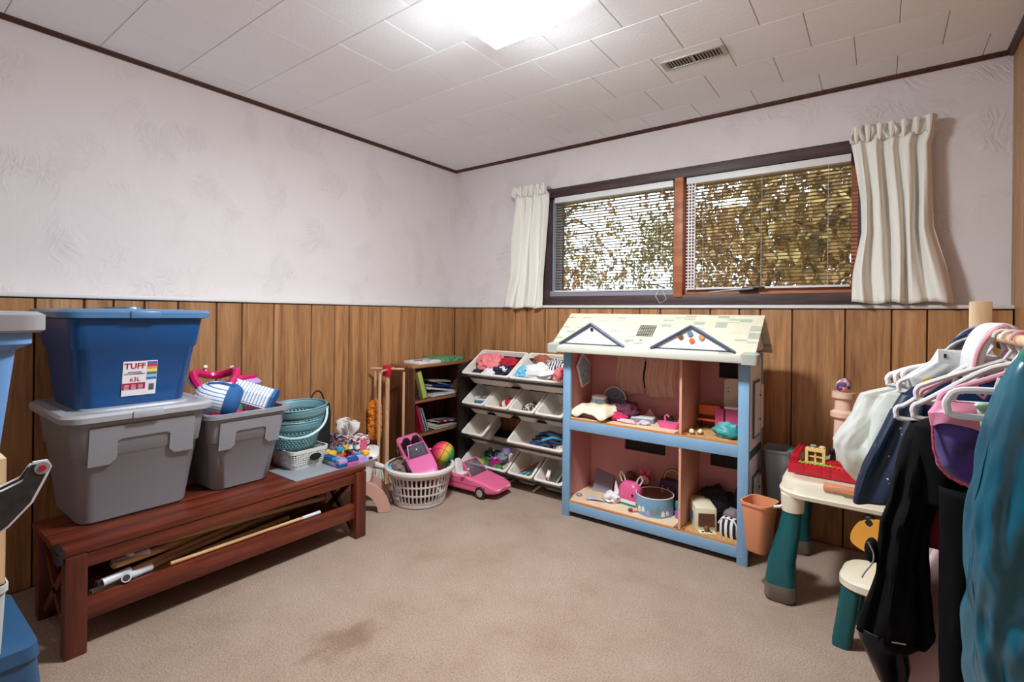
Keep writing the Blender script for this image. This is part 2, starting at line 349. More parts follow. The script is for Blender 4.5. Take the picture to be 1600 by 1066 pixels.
# --- ceiling lamp: square bent-glass shade with a centre finial
mg = bpy.data.materials.new('lit_glass'); mg.use_nodes = True; nt, N, L = nodes(mg); N.remove(N['Principled BSDF'])
em = N.new('ShaderNodeEmission'); em.inputs[0].default_value = (.88, .955, 1.0, 1); em.inputs[1].default_value = LAMP_STRENGTH; L.new(em.outputs[0], N['Material Output'].inputs[0])
lp = thing('ceiling_lamp', 'lit square frosted glass ceiling lamp with a small finial', 'lamp', (1.80, -1.687, ZC))
MB().lo([(rrect(.13, .13, .02), 0), (rrect(.13, .13, .02), -.02), (rrect(.03, .03, .01), -.03), (rrect(.03, .03, .01), -.09), (rrect(.272, .272, .01), -.117), (rrect(.276, .276, .01), -.130), (rrect(.2, .2, .01), -.1305)]).build('mount_light_blocker', m_trimw, lp)  # stem and wide pan made up to shape the light reaching the ceiling
def shade(u, w):
    x, y = (u-.5)*.34, (w-.5)*.34; e = max(abs(u-.5), abs(w-.5))*2
    return (x*.824, y*.824, -.172+.04*e**3)
MB().grid(shade, 10, 10).build('glass_shade', mg, lp, solid=.002)
MB().lathe([(.0, -.193), (.006, -.190), (.010, -.183), (.006, -.176), (.004, -.170), (.004, -.12)], 12).build('finial', M('finial_metal', (170, 160, 150), .35, .8), lp)
# ================================================================ window, blinds, curtains, garden
m_case = wood('dark_casing_wood', (50, 34, 34), (74, 54, 54), (96, 74, 72), .5, axis=0, rnd=.05)
m_sash = wood('orange_sash_wood', (150, 84, 50), (178, 104, 66), (198, 126, 84), .5, axis=0, rnd=.05)
m_alu = M('grey_sash_paint', (150, 148, 160), .45)
m_white = M('white_plastic', (232, 232, 232), .4)
wn = thing('window_1', 'wide two-pane basement window in dark casing', 'window'); wn['kind'] = 'structure'; del wn['category']
b = MB(); b.box(WX0-.03, WX1+.02, -.022, .2, 2.03, WZ1+.005, ch=.004).box(WX0-.03, WX1+.02, -.022, .2, WZ0-.004, 1.305, ch=.004).box(WX0-.03, WX0+.03, -.02, .2, 1.3, 2.035).box(WX1-.04, WX1+.02, -.02, .2, 1.3, 2.035); b.build('casing', m_case, wn)
MB().box(1.885, 1.94, -.03, .2, 1.29, 2.035, ch=.004).build('mullion', m_sash, wn)
b = MB(); b.box(.96, 1.885, .03, .1, 1.99, 2.03).box(.96, 1.885, .0, .1, 1.30, 1.345).box(.96, 1.0, .03, .1, 1.345, 1.99).box(1.86, 1.885, .03, .1, 1.345, 1.99); b.build('sash', m_alu, wn)
b = MB(); b.box(1.94, 2.83, .05, .1, 2.0, 2.03).box(1.94, 2.83, .02, .1, 1.30, 1.345).box(1.94, 1.97, .05, .1, 1.345, 2.0).box(2.80, 2.83, .05, .1, 1.345, 2.0); b.build('sash', m_sash, wn)
gl = bpy.data.materials.new('window_glass'); gl.use_nodes = True; nt, N, L = nodes(gl); N.remove(N['Principled BSDF'])
t = N.new('ShaderNodeBsdfTransparent'); t.inputs[0].default_value = (.93, .95, .95, 1); g = N.new('ShaderNodeBsdfGlossy'); g.inputs['Roughness'].default_value = .02
fr = N.new('ShaderNodeFresnel'); fr.inputs[0].default_value = 1.2; mx = N.new('ShaderNodeMixShader'); L.new(fr.outputs[0], mx.inputs[0]); L.new(t.outputs[0], mx.inputs[1]); L.new(g.outputs[0], mx.inputs[2]); L.new(mx.outputs[0], N['Material Output'].inputs[0])
MB().box(1.0, 1.86, .078, .082, 1.36, 1.99).build('pane', gl, wn, autosmooth=False)
MB().box(1.97, 2.80, .078, .082, 1.345, 2.0).build('pane', gl, wn, autosmooth=False)
b = MB(); b.box(2.26, 2.36, -.002, .02, 1.318, 1.338, ch=.003).box(2.28, 2.40, -.02, -.004, 1.335, 1.345, Matrix.Translation((0, 0, 0)), ch=.003); b.build('crank_handle', M('dark_metal', (60, 58, 60), .4, .6), wn)
MB().tube([(2.10, -.025, 1.315), (2.2, -.03, 1.325), (2.34, -.02, 1.335)], .006).build('crank_arm', M('grey_metal', (150, 150, 155), .4, .5), wn)
# blinds
m_slat = M('tan_blind_slat', (140, 116, 80), .45)
def blind(label, x0, x1, wand):
    t = thing('window_blind', label, 'blind', (x0, .005, 1.335), group='window blinds'); w = x1-x0
    MB().box(0, w, -.02, .02, .652, .692, ch=.002).build('head_rail', m_white, t)
    MB().box(0, w, -.012, .012, .0, .012, ch=.003).build('bottom_rail', m_white, t)
    sl = MB(); sl.smooth = False; sl.loft([[(0, -.0125, .0), (0, -.004, .0022), (0, .004, .0022), (0, .0125, 0), (0, .004, .0016), (0, -.004, .0016)], [(w, -.0125, .0), (w, -.004, .0022), (w, .004, .0022), (w, .0125, 0), (w, .004, .0016), (w, -.004, .0016)]])
    me = sl.mesh('slat', m_slat); nn = 32
    for k in range(nn):
        o = bpy.data.objects.new('slat', me); C.objects.link(o); o.parent = t; o.location = (0, 0, .022+.635*k/nn); o.rotation_euler = (math.radians(-7), 0, 0)
    for x in (.1, w*.5, w-.1):
        MB().tube([(x, -.013, .01), (x, -.013, .66)], .0008, 4).tube([(x, .013, .01), (x, .013, .66)], .0008, 4).build('ladder_cord', m_white, t)
    if wand:
        tp = MB()
        for x in (.012, .03): tp.box(x, x+.006, -.016, -.0145, .01, .655)
        for k in range(nn): tp.box(.0, .05, -.0155, -.0135, .018+.635*k/nn, .024+.635*k/nn)
        tp.build('bright_slat_ends', m_white, t)  # white strips and ticks added for slat ends that look bright against the frame
    if wand: MB().tube([(.055, -.022, .65), (.055, -.024, .0)], .004, 6).build('tilt_wand', m_white, t)
    else:
        MB().tube([(w-.07, -.02, .65), (w-.068, -.022, .3), (w-.07, -.024, .05), (w-.09, -.06, -.04), (w-.05, -.09, -.085), (w-.02, -.06, -.06), (w-.06, -.04, .02)], .0014, 5).build('pull_cord', m_white, t)
    return t
blind('open slatted blind over the brighter pane, beside the shorter curtain', 1.0, 1.872, False)
blind('open slatted blind with tilt wand over the darker pane, beside the longer curtain', 1.955, 2.80, True)
# wand-side white strips stand in for slat ends brightened by the frame behind
# curtains
m_curt = fabric('cream_curtain', (255, 252, 243), .18, .01, 5, .1, 200)
def curtain(name, label, prof, n, amp, seed):
    """prof: (v, z, xl, xr, amp)"""
    rn = random.Random(seed); ph = [rn.uniform(0, 6.28) for _ in range(6)]
    t = thing(name, label, 'curtain', (0, 0, 0), group='pinch pleated curtains')
    def fn(u, v):
        z, xl, xr, a = interp(prof, v); x = xl+(xr-xl)*u
        s = math.sin(2*PI*n*u+ph[0]+.8*math.sin(3*v+ph[1]))+.45*math.sin(2*PI*(n*.5)*u+ph[2]+2.2*v)+.25*math.sin(2*PI*n*1.9*u+ph[3])
        return (x+.012*math.sin(5*v+9*u+ph[4])*v, -.085-.03*v+a*s, z+.006*math.sin(2*PI*n*u*.5+ph[5])*(1 if v < .02 or v > .97 else 0))
    MB().grid(fn, 120, 40).build('panel', m_curt, t, solid=.0015)
    def hd(u, v):
        z, xl, xr, a = interp(prof, 0); x = xl+(xr-xl)*u+.006*math.sin(v*6+u*20)
        k = math.sin(2*PI*n*1.5*u+ph[0]); return (x, -.082-.018*max(0, k)**.6*math.sin(PI*min(1, v*1.1))-.006*math.sin(60*u)-.012*(1-v)*k, z+.075*(1-v)-.005+.008*math.sin(9*u+ph[1])*(1-v))
    MB().grid(hd, 120, 8).build('pleated_header', m_curt, t, solid=.0015)
    for k in range(int(n*1.5)):
        x = prof[0][2]+(prof[0][3]-prof[0][2])*(k+.5)/int(n*1.5)
        MB().lathe([(.003, 0), (.009, .02), (.012, .05), (.014, .078)], 8, (x, -.1, prof[0][1]-.01)).build('pinch_pleat', m_curt, t)
    MB().tube([(prof[0][2]-.01, -.075, prof[0][1]+.05), (prof[0][3]+.01, -.075, prof[0][1]+.05)], .008).tube([(prof[0][2]+.02, -.075, prof[0][1]+.05), (prof[0][2]+.02, -.005, prof[0][1]+.05)], .006).tube([(prof[0][3]-.02, -.075, prof[0][1]+.05), (prof[0][3]-.02, -.005, prof[0][1]+.05)], .006).build('rod', m_white, t)
    return t
curtain('curtain', 'short cream curtain near the room corner, bunched narrower', [(0, 2.055, .675, .985, .012), (.1, 1.99, .685, .985, .016), (.35, 1.75, .665, .97, .022), (.7, 1.45, .655, .965, .02), (.88, 1.29, .61, .97, .018), (1, 1.218, .60, .968, .016)], 4, .02, 3)
curtain('curtain', 'cream curtain near the wood-panelled side wall, wider and flaring', [(0, 2.06, 2.80, 3.13, .014), (.1, 2.0, 2.81, 3.115, .018), (.35, 1.77, 2.84, 3.125, .024), (.55, 1.6, 2.85, 3.13, .026), (.8, 1.4, 2.825, 3.17, .026), (1, 1.248, 2.82, 3.19, .022)], 5, .02, 8)
# ---- outside: ground, trees in autumn leaf
m_leafs = [patches('autumn_leaves', [(155, 121, 72), (175, 141, 85), (131, 101, 59), (185, 155, 95), (109, 91, 54)], 9, .7), patches('russet_leaves', [(137, 100, 62), (160, 121, 77), (114, 83, 50), (173, 134, 90)], 9, .7), patches('olive_leaves', [(131, 122, 78), (155, 145, 98), (111, 106, 68), (168, 152, 106)], 9, .7)]
m_bark = M('tree_bark', (92, 74, 58), .9, var=.3, bump=.5, bscale=30)
g = MB().box(-14, 18, .3, 26, .85, 1.05).build('yard_ground', M('yard_grass', (150, 132, 84), .95, var=.25, vscale=2, bump=.4, bscale=40)); struct(g)
def tree(label, x, y, h, rad, n, mat, seed, lo=.8, rz=None):
    rn = random.Random(seed); t = thing('garden_tree', label, 'tree', (x, y, 1.05), group='autumn trees in the garden')
    b = MB(); b.tube([(0, 0, 0), (.05, .03, h*.3), (-.04, 0, h*.6), (0, 0, h)], [.16, .12, .09, .03], 8); b.build('trunk', m_bark, t)
    tw = MB()
    for k in range(26):
        a = rn.uniform(0, 2*PI); z0 = rn.uniform(lo*.6, h*.85); l = rn.uniform(.5, 1.0)*rad
        tw.tube([(0, 0, z0), (math.cos(a)*l*.5, math.sin(a)*l*.5, z0+.25*l), (math.cos(a)*l, math.sin(a)*l, z0+.2*l+rn.uniform(-.2, .3))], [.04, .022, .006], 5)
    tw.build('branches', m_bark, t)
    lf = MB(); lf.smooth = False; cl = [(rn.uniform(0, 2*PI), rn.random()**.5*rad, rn.uniform(lo, h)) for _ in range(70)]
    for k in range(n):
        a, r, z = cl[rn.randrange(len(cl))]; c = Vector((math.cos(a)*r+rn.gauss(0, .22), math.sin(a)*r+rn.gauss(0, .22), z+rn.gauss(0, .2)))
        e = Euler((rn.uniform(0, 6), rn.uniform(0, 6), rn.uniform(0, 6))).to_matrix(); s = rn.uniform(.04, .085)
        lf.face(lf.pts([c+e @ Vector(p) for p in ((-s, 0, 0), (0, -s*.55, 0), (s, 0, s*.2), (0, s*.55, 0))]))
    o = lf.build('foliage', mat, t, autosmooth=False); o['kind'] = 'stuff'
tree('russet-leaved garden tree with dense crown, seen through the darker pane', 1.2, 6.4, 4.6, 1.5, 7200, m_leafs[1], 1, .5)
tree('golden-brown garden tree closest to the window, filling the darker pane', 2.8, 2.9, 3.4, 1.15, 6500, m_leafs[0], 2, .6)
tree('thin golden garden tree with bright sky gaps, seen through the brighter pane', -1.9, 4.6, 4.2, 1.4, 2300, m_leafs[0], 3, .5)
tree('olive-leaved garden tree farthest out, beyond the brighter pane', -5.4, 9.5, 5.5, 2.2, 3200, m_leafs[2], 4, .3)
tree('olive and tan bush-like tree low against the sky between both panes', -1.2, 9.5, 2.6, 1.5, 2600, m_leafs[2], 5, .2)
# ================================================================ shared toy helpers
from mathutils import noise as NZ
def lump(b, c, r, seed=0, amp=.25, freq=2.2, nu=20, nv=12, mat=None, flat=None):
    """soft crumpled mass: ellipsoid pushed about by smooth noise"""
    off = Vector((seed*7.31, seed*3.17, seed*1.73)); rings = []
    for j in range(nv+1):
        a = -PI/2+PI*j/nv; ring = []
        for k in range(nu):
            d = Vector((math.cos(a)*math.cos(2*PI*k/nu), math.cos(a)*math.sin(2*PI*k/nu), math.sin(a)))
            q = 1+amp*NZ.noise(d*freq+off)+amp*.5*NZ.noise(d*freq*2.7+off)
            p = Vector((d.x*r[0]*q, d.y*r[1]*q, d.z*r[2]*q))
            if mat: p = mat @ p
            z = c[2]+p.z
            if flat is not None: z = max(z, flat)
            ring.append((c[0]+p.x, c[1]+p.y, z))
        rings.append(ring)
    return b.loft(rings)
def cloth(label, cat, c, r, mats, seed=0, amp=.35, freq=2.4, rot=None, name='cloth_item', group=None, flat=None):
    """one crumpled soft item resting at c (bottom centre)"""
    t = thing(name, label, cat, c, group=group, rot=rot)
    b = MB(); lump(b, (0, 0, r[2]*.8), r, seed, amp, freq, 26, 16, flat=0 if flat is None else flat); o = b.build('body', mats[0], t)
    if len(mats) > 1:
        b = MB(); lump(b, (r[0]*.25, -r[1]*.3, r[2]*1.15), (r[0]*.55, r[1]*.5, r[2]*.55), seed+5, amp, freq, 18, 10); b.build('fold', mats[1], t)
    return t
def col(name, rgb, rough=.45, **k): return M(name, rgb, rough, **k)
PINK = col('pink_plastic', (226, 96, 146), .3); HOT = col('hot_pink_plastic', (206, 24, 100), .3); RED = col('red_plastic', (190, 22, 42), .35)
BLUE = col('blue_plastic', (30, 84, 160), .35); SKY = col('sky_blue_plastic', (52, 160, 208), .35); YEL = col('yellow_plastic', (238, 196, 70), .4); GRN = col('green_plastic', (60, 150, 70), .4)
LIME = col('lime_plastic', (168, 206, 80), .4); PURP = col('purple_plastic', (150, 96, 176), .35); LAV = col('lavender_plastic', (188, 160, 214), .35); BLK = col('black_plastic', (22, 22, 24), .4)
WHT = col('white_toy_plastic', (236, 234, 230), .4); ORG = col('orange_plastic', (226, 104, 48), .4); GRY = col('grey_toy_plastic', (140, 142, 148), .45); TEAL = col('teal_plastic', (40, 150, 150), .4)
BEIGE = col('beige_plastic', (226, 204, 170), .45); BRN = col('brown_toy', (120, 74, 46), .6)
# ================================================================ bench
m_bench = wood('bench_mahogany', (70, 26, 16), (104, 44, 28), (128, 60, 38), .32, axis=1, rnd=.06)
m_benchleg = wood('bench_mahogany_leg', (70, 26, 16), (98, 42, 28), (118, 54, 36), .38, axis=2, rnd=.06)
BT = .362
bn = thing('wooden_bench', 'long low reddish-brown wooden bench holding storage totes', 'bench', (.55, -2.08, 0))
BL, BR_ = -.612, .612   # along y from centre
for k in range(4):      # four long seat boards
    x0 = -.20+k*.101; MB().box(x0, x0+.099, BL, BR_, .338, BT, ch=.004).build('seat_board', m_bench, bn)
for y0 in (BL+.01, BR_-.07):
    for x0 in (.165, -.195): MB().box(x0, x0+.052, y0, y0+.06, 0, .338, ch=.003).build('leg', m_benchleg, bn)
for x0 in (.172, -.19): MB().box(x0, x0+.025, BL+.07, BR_-.07, .285, .338, ch=.002).build('apron', m_bench, bn); MB().box(x0, x0+.03, BL+.07, BR_-.07, .105, .178, ch=.003).build('lower_rail', m_bench, bn)
for y0 in (BL+.025, BR_-.05):
    MB().box(-.143, .165, y0, y0+.022, .285, .338).build('end_apron', m_benchleg, bn)
    for s in (1, -1):
        b = MB(); b.box(-.19, .19, y0, y0+.02, -.014, .014, Matrix.Translation((0, 0, .16)) @ Matrix.Rotation(s*.72, 4, 'Y')); b.build('end_brace', m_benchleg, bn)
for k in range(3): MB().box(-.165+k*.113, -.054+k*.113, BL+.07, BR_-.07, .108, .124, ch=.001).build('shelf_board', m_bench, bn)
MB().box(.168, .222, BL-.012, BL+.004, .326, .36, ch=.002).box(.12, .222, BL-.008, BL+.012, .356, .366, ch=.002).build('corner_bracket', M('black_bracket', (20, 20, 22), .5), bn)
# ---- sticks stored on the lower rail
m_stick = [wood('stick_wood_a', (176, 130, 84), (204, 160, 112), (220, 182, 136), .55, axis=1, rnd=.08, scale=2), wood('stick_wood_b', (136, 96, 62), (164, 122, 84), (186, 146, 106), .55, axis=1, rnd=.08, scale=2)]
m_pvc = M('white_pvc', (226, 226, 232), .35); m_bore = M('pipe_bore', (70, 70, 74), .7)
def stick(label, a, e, r, wood_i, end=None):
    t = thing('wooden_stick', label, 'stick', a, group='sticks under the bench'); A = Vector((0, 0, 0)); E_ = Vector(e)-Vector(a)
    MB().tube([A, E_*.5, E_], r, 10).build('shaft', m_stick[wood_i], t)
    d = E_.normalized(); s_ = Vector((1, 0, 0))
    def ring(p, q):
        MB().tube([p, p+(q-p).normalized()*.001], r*1.02, 10).build('bore', m_bore, t)
    if end == 'elbow':
        P = [d*.03, -d*.02, -d*.045+Vector((.006, 0, .004)), -d*.06+Vector((.02, 0, .012)), -d*.068+Vector((.045, 0, .02))]
        MB().tube(P, r*1.45, 12).build('pipe_elbow', m_pvc, t); ring(P[-1], P[-1]+(P[-1]-P[-2]))
    elif end == 'tee':
        MB().tube([d*.03, -d*.09], r*1.45, 12).tube([-d*.03, -d*.03+Vector((-.02, -.02, .06))], r*1.4, 12).build('pipe_tee', m_pvc, t); ring(-d*.09, -d*.2)
    elif end == 'straight':
        MB().tube([d*.03, -d*.06], r*1.45, 12).build('pipe_sleeve', m_pvc, t); ring(-d*.06, -d*.2)
    elif end == 'tip':
        MB().tube([E_-d*.09, E_+d*.002], r*1.12, 10).build('white_tip', m_pvc, t)
    return t
z0 = .142
stick('pale square-cut stick highest of those under the bench', (.655, -2.42, .262), (.60, -1.62, .200), .0125, 0)
stick('pale stick with white elbow pipe pointing at the room, under the bench', (.685, -2.44, .182), (.57, -1.80, .20), .011, 1, 'elbow')
stick('brown stick ending in a forked white pipe joint, under the bench', (.655, -2.44, .232), (.53, -1.75, .20), .011, 1, 'tee')
stick('long brown stick with white sleeve end lowest by the bench leg', (.695, -2.51, .197), (.52, -1.62, .225), .0105, 1, 'straight')
stick('thin pale stick lying along the front rail of the bench', (.722, -2.36, .187), (.722, -1.72, .187), .0075, 0, 'tip')
stick('short pale stick end poking out by the bench leg', (.69, -2.53, .237), (.56, -2.1, .19), .012, 0)
stick('brown stick low at the back of the bench shelf', (.60, -2.5, .152), (.47, -1.6, .152), .011, 1, 'straight')
stick('pale stick with white sleeve deep under the bench', (.66, -2.53, .152), (.58, -1.8, .150), .0115, 0, 'straight')
stick('brown stick slanting up behind the forked pipe', (.55, -2.40, .19), (.50, -1.6, .24), .011, 1)
# ================================================================ totes
def tote(label, c, base, top, h, mbody, mlid=None, lid=None, notch=True, name='storage_tote'):
    """c = (x,y,z) base centre; base/top = (x size, y size)"""
    t = thing(name, label, 'storage tote', c); (bx, by), (tx, ty) = base, top
    def sec(k, z, g=0, r=.05): return (rrect(bx+(tx-bx)*k+g, by+(ty-by)*k+g, r, 6), z)
    b = MB(); b.lo([(rrect(bx-.02, by-.02, .04, 6), 0), sec(0, .008), sec(.7, h*.62), sec(.72, h*.64, .012), sec(.95, h*.93, .02), sec(1, h*.95, .05), sec(1, h, .05), sec(1, h, 0), sec(.7, h*.6, -.02), sec(0, .012, -.015)], cap1=True)
    b.build('tub', mbody, t)
    if notch:      # grip band with its recessed handle hollow on the end facing the room
        for s in (1, -1):
            x = s*((bx+(tx-bx)*.8)/2+.004); w = ty*.40; q = ty*.2; o = [(-w, h*.55), (-q*1.25, h*.55), (-q, h*.60), (-q, h*.755), (-q*.85, h*.775), (q*.85, h*.775), (q, h*.755), (q, h*.60), (q*1.25, h*.55), (w, h*.55), (w, h*.9), (-w, h*.9)]
            if s < 0: o = o[::-1]
            tilt = Matrix.Translation((x, 0, 0)) @ Matrix.Rotation(s*math.atan2((tx-bx)/2, h)*.9, 4, 'Y') @ Matrix.Translation((0, 0, 0))
            o2 = [(y, z-h*.7) for y, z in o]; MB().prism(o2, -.006, .008, 0, Matrix.Translation((x, 0, h*.7)) @ Matrix.Rotation(math.atan2((tx-bx)/2, h)*s, 4, 'Y')).build('grip_band', mbody, t)
    if mlid:
        lx, ly = lid; z = h-.012; b = MB(); L2 = lambda g, zz, r=.07: (rrect(lx+g, ly+g, r, 7), zz)
        b.lo([L2(-.03, z), L2(0, z-.008), L2(.004, z+.012), L2(-.012, z+.022), L2(-.07, z+.024), L2(-.085, z+.018), L2(-.14, z+.018), L2(-.15, z+.026), L2(-.2, z+.026)]); b.build('lid', mlid, t)
        MB().lo([(rrect(lx*.5, ly*.12, .02), z+.026), (rrect(lx*.49, ly*.11, .02), z+.034)]).build('lid_rib', mlid, t)
        for s in (1, -1): MB().box(s*(lx/2-.004)-.012, s*(lx/2-.004)+.012, -.05, .05, z-.01, z+.018, ch=.005).build('lid_latch', mlid, t)
    return t
m_grey = M('grey_tote_plastic', (142, 142, 148), .38); m_greyl = M('grey_lid_plastic', (168, 168, 174), .38)
m_bluet = M('blue_tote_plastic', (6, 78, 140), .3); m_bluel = M('dusty_blue_lid', (84, 124, 164), .32)
tote('large lidded grey storage tote under the blue tote', (.375, -2.42, BT), (.37, .36), (.51, .43), .42, m_grey, m_greyl, (.575, .50))
bt = tote('blue storage tote with white label, stacked on the grey tote', (.36, -2.425, BT+.424), (.36, .36), (.50, .43), .375, m_bluet, m_bluel, (.565, .50), notch=False)
MB().prism([(-.19, .29), (-.10, .305), (0, .30), (.08, .28), (.2, .305), (.2, .335), (-.19, .335)], .212, .237, 0).build('grip_band', m_bluet, bt)
# label on the blue tote
sl = math.atan2(.07, .375); LM = Matrix.Translation((.205, .005, .115)) @ frame((0, 0, 0), (0, 1, 0), (math.sin(sl), 0, math.cos(sl)))
m_lab = M('label_paper', (238, 236, 240), .5); m_labr = M('label_crimson', (176, 18, 60), .5); m_labk = M('label_ink', (60, 60, 70), .5)
def LB(name, x0, x1, y0, y1, mat, z=.001): return MB().box(x0, x1, y0, y1, z-.0006, z, LM).build(name, mat, bt)
LB('label', -.057, .057, -.07, .07, m_lab)
m_print = bands('label_colour_bands', [(60, 110, 180), (236, 236, 240), (60, 110, 180), (150, 200, 225), (90, 110, 130), (240, 230, 120), (236, 160, 70), (200, 60, 110)], 2, 1/.085)
LB('label_colour_panel', .022, .056, -.012, .069, m_print, .0016)
LB('label_band', -.056, .02, -.045, -.018, m_labr, .0016)
text('label_lettering', 'TUFF', .031, m_labr, bt, LM @ Matrix.Translation((-.018, .05, .0018)), True)
text('label_lettering', '63L', .024, m_labr, bt, LM @ Matrix.Translation((-.016, -.004, .0018)))
text('label_lettering', 'STORAGE BIN\nBAC DE RANGEMENT', .007, m_labk, bt, LM @ Matrix.Translation((-.018, .022, .0018)))
b = MB()
for k in range(9): b.box(.032+k*.002, .0328+k*.002+.0004*(k % 3), -.052, -.026, .001, .0018, LM)
b.build('bar_code', m_labk, bt)
b = MB()
for k in range(4):
    for j in range(3): b.box(-.05+j*.023, -.034+j*.023, -.026-k*.005, -.0275-k*.005, .0014, .002, LM)
b.build('label_small_print', m_lab, bt)
t2 = tote('open grey tote heaped with toys, with a handwritten label', (.375, -2.005, BT), (.36, .26), (.48, .34), .355, m_grey)
LM2 = Matrix.Translation((.197, -.02, .165)) @ frame((0, 0, 0), (.04, 1, .03), (math.sin(.17), 0, math.cos(.17)))
MB().prism([(-.05, -.012), (.045, -.012), (.052, .004), (.055, .012), (-.045, .012), (-.048, -.002)], .010, .0115, 2, LM2).build('tape_label', m_lab, t2)
text('handwriting', 'Camel/Shoes ½', .013, m_labk, t2, LM2 @ Matrix.Translation((0, 0, .0118)))
# toys heaped in it (tote rim at z .717)
m_strp = bands('blue_white_stripes', [(236, 238, 244), (236, 238, 244), (70, 110, 170)], 0, 42, .8)
m_strq = bands('blue_white_stripes_b', [(236, 238, 244), (236, 238, 244), (70, 110, 170)], 1, 42, .8)
m_denim = M('blue_cotton', (36, 92, 150), .8)
def toy_bag_round(label, loc, rot):
    t = thing('striped_toy_bag', label, 'toy bag', loc, rot=rot, group='blue striped toys in the open tote')
    def ring(x, r): return [(x, r*1.05*math.cos(a), .075+r*math.sin(a)) for a in [2*PI*k/24 for k in range(24)]]
    MB().loft([ring(-.11, .012), ring(-.10, .04), ring(-.07, .068), ring(-.02, .082), ring(.03, .085)]).build('striped_body', bands('stripes_wide', [(238, 240, 246), (238, 240, 246), (238, 240, 246), (92, 130, 186)], 2, 70, .8), t)
    MB().loft([ring(.03, .0855), ring(.05, .084), ring(.075, .07), ring(.085, .05)]).build('blue_panel', m_denim, t)
    MB().tube([(-.06, -.02, .147), (.0, -.02, .16), (.05, -.02, .158)], .006, 6).build('carry_strap', m_denim, t); return t
def toy_bag_box(label, loc, rot):
    t = thing('striped_toy_bag', label, 'toy bag', loc, rot=rot, group='blue striped toys in the open tote')
    MB().prism([(-.07, 0), (.07, 0), (.065, .05), (.03, .085), (-.03, .085), (-.065, .05)], -.10, .10, 0).build('striped_body', bands('stripes_wide_b', [(238, 240, 246), (238, 240, 246), (238, 240, 246), (92, 130, 186)], 0, 70, .8), t)
    for x in (-.104, .088): MB().prism([(-.073, -.002), (.073, -.002), (.068, .052), (.032, .089), (-.032, .089), (-.068, .052)], x, x+.016, 0).build('blue_end', m_denim, t)
    MB().box(-.088, .088, -.076, -.07, .0, .05, ch=.002).build('grey_flap', M('toy_grey_flap', (196, 190, 198), .5), t); return t
toy_bag_round('rounded blue striped toy bag slumped against the tall blue tote side', (.46, -2.09, .69), (.15, .25, .95))
toy_bag_box('boxy blue striped toy bag with grey flap lying on the open tote', (.47, -1.935, .735), (.55, .32, .85))
t = thing('toy_high_chair', 'hot pink toy seat with white bars at the top of the heap', 'toy', (.36, -2.05, .80), rot=(.3, .25, .4))
MB().tube([(.09*math.cos(a), .09*math.sin(a), .03*math.sin(2*a)+.05) for a in [2*PI*k/20 for k in range(20)]]+[(.09, 0, .05)], .018, 8).build('padded_ring', HOT, t)
for k in range(5):
    a = k*1.256+.3; MB().tube([(.095*math.cos(a), .095*math.sin(a), .075), (.11*math.cos(a), .11*math.sin(a), .05), (.085*math.cos(a), .085*math.sin(a), .02)], .009, 6).build('white_clip', WHT, t)
MB().tube([(-.05, -.04, .03), (0, -.075, -.02), (.05, -.04, .03)], .008).tube([(0, -.07, -.02), (0, -.08, -.1)], .012).build('white_frame', WHT, t)
MB().lo([(rrect(.08, .06, .02), -.1), (rrect(.1, .08, .03), 0)]).build('seat', HOT, t)
cloth('purple velvet pouch between the two striped toy bags', 'pouch', (.40, -2.0, .70), (.07, .09, .07), [M('plum_velvet', (96, 50, 100), .8, sheen=.5)], 3, .2, name='pouch')
t = thing('toy_guitar', 'lilac and magenta toy at the back of the open tote heap', 'toy', (.33, -1.91, .79), rot=(0, .2, .5)); MB().lo([(rrect(.09, .2, .04), 0), (rrect(.1, .21, .045), .025), (rrect(.06, .17, .03), .04)]).build('body', LAV, t); MB().box(-.02, .02, -.08, .08, .038, .055, ch=.006).build('band', HOT, t)
t = thing('toy_car_hood', 'glossy raspberry pink toy shell just inside the open tote rim', 'toy', (.50, -2.07, .672), rot=(0, .35, .1)); MB().lo([(rrect(.11, .15, .04), 0), (rrect(.1, .14, .04), .04), (rrect(.06, .09, .03), .055)]).build('shell', HOT, t); MB().lo([(rrect(.05, .08, .02), .05), (rrect(.04, .07, .02), .06)]).build('dome', RED, t)
cloth('small green scrunched cloth in the open tote', 'cloth', (.50, -2.03, .69), (.035, .035, .035), [M('green_cloth', (60, 130, 90), .8)], 6, name='cloth_scrap')
t = thing('toy_umbrella', 'magenta toy stick with a white hooked handle in the open tote', 'toy', (.53, -1.99, .66), rot=(0, .1, .2)); MB().tube([(0, -.04, .03), (0, .04, .045)], .007).build('stick', HOT, t); MB().tube([(0, .04, .045), (.012, .055, .05), (.02, .05, .035), (.015, .045, .02)], .005).build('hook', WHT, t)
# ================================================================ mat, baskets
MB_mat = MB().box(-.13, .13, -.12, .12, 0, .003, ch=.001).build('place_mat', M('grey_mat', (140, 144, 150), .6)); MB_mat.location = (.575, -1.715, BT); tag(MB_mat, 'flat grey place mat under the white basket on the bench', 'mat')
m_tealb = M('dusty_teal_plastic', (112, 156, 166), .4); m_whiteb = M('white_basket_plastic', (226, 224, 224), .4)
t = thing('storage_basket', 'low rectangular white plastic basket with woven holes on the bench', 'basket', (.45, -1.672, BT+.003), 0)
def rectwall(w0, d0, w1, d1, h, r=.03):
    A = rrect(1, 1, .13, 5); n = len(A)
    def fn(u, v):
        k = (u % 1)*n; i = int(k); f = k-i; p, q = A[i % n], A[(i+1) % n]; x, y = p[0]+(q[0]-p[0])*f, p[1]+(q[1]-p[1])*f
        return (x*(w0+(w1-w0)*v), y*(d0+(d1-d0)*v), h*v)
    return fn
_A = rrect(1, 1, .13, 5); _cum = [0]
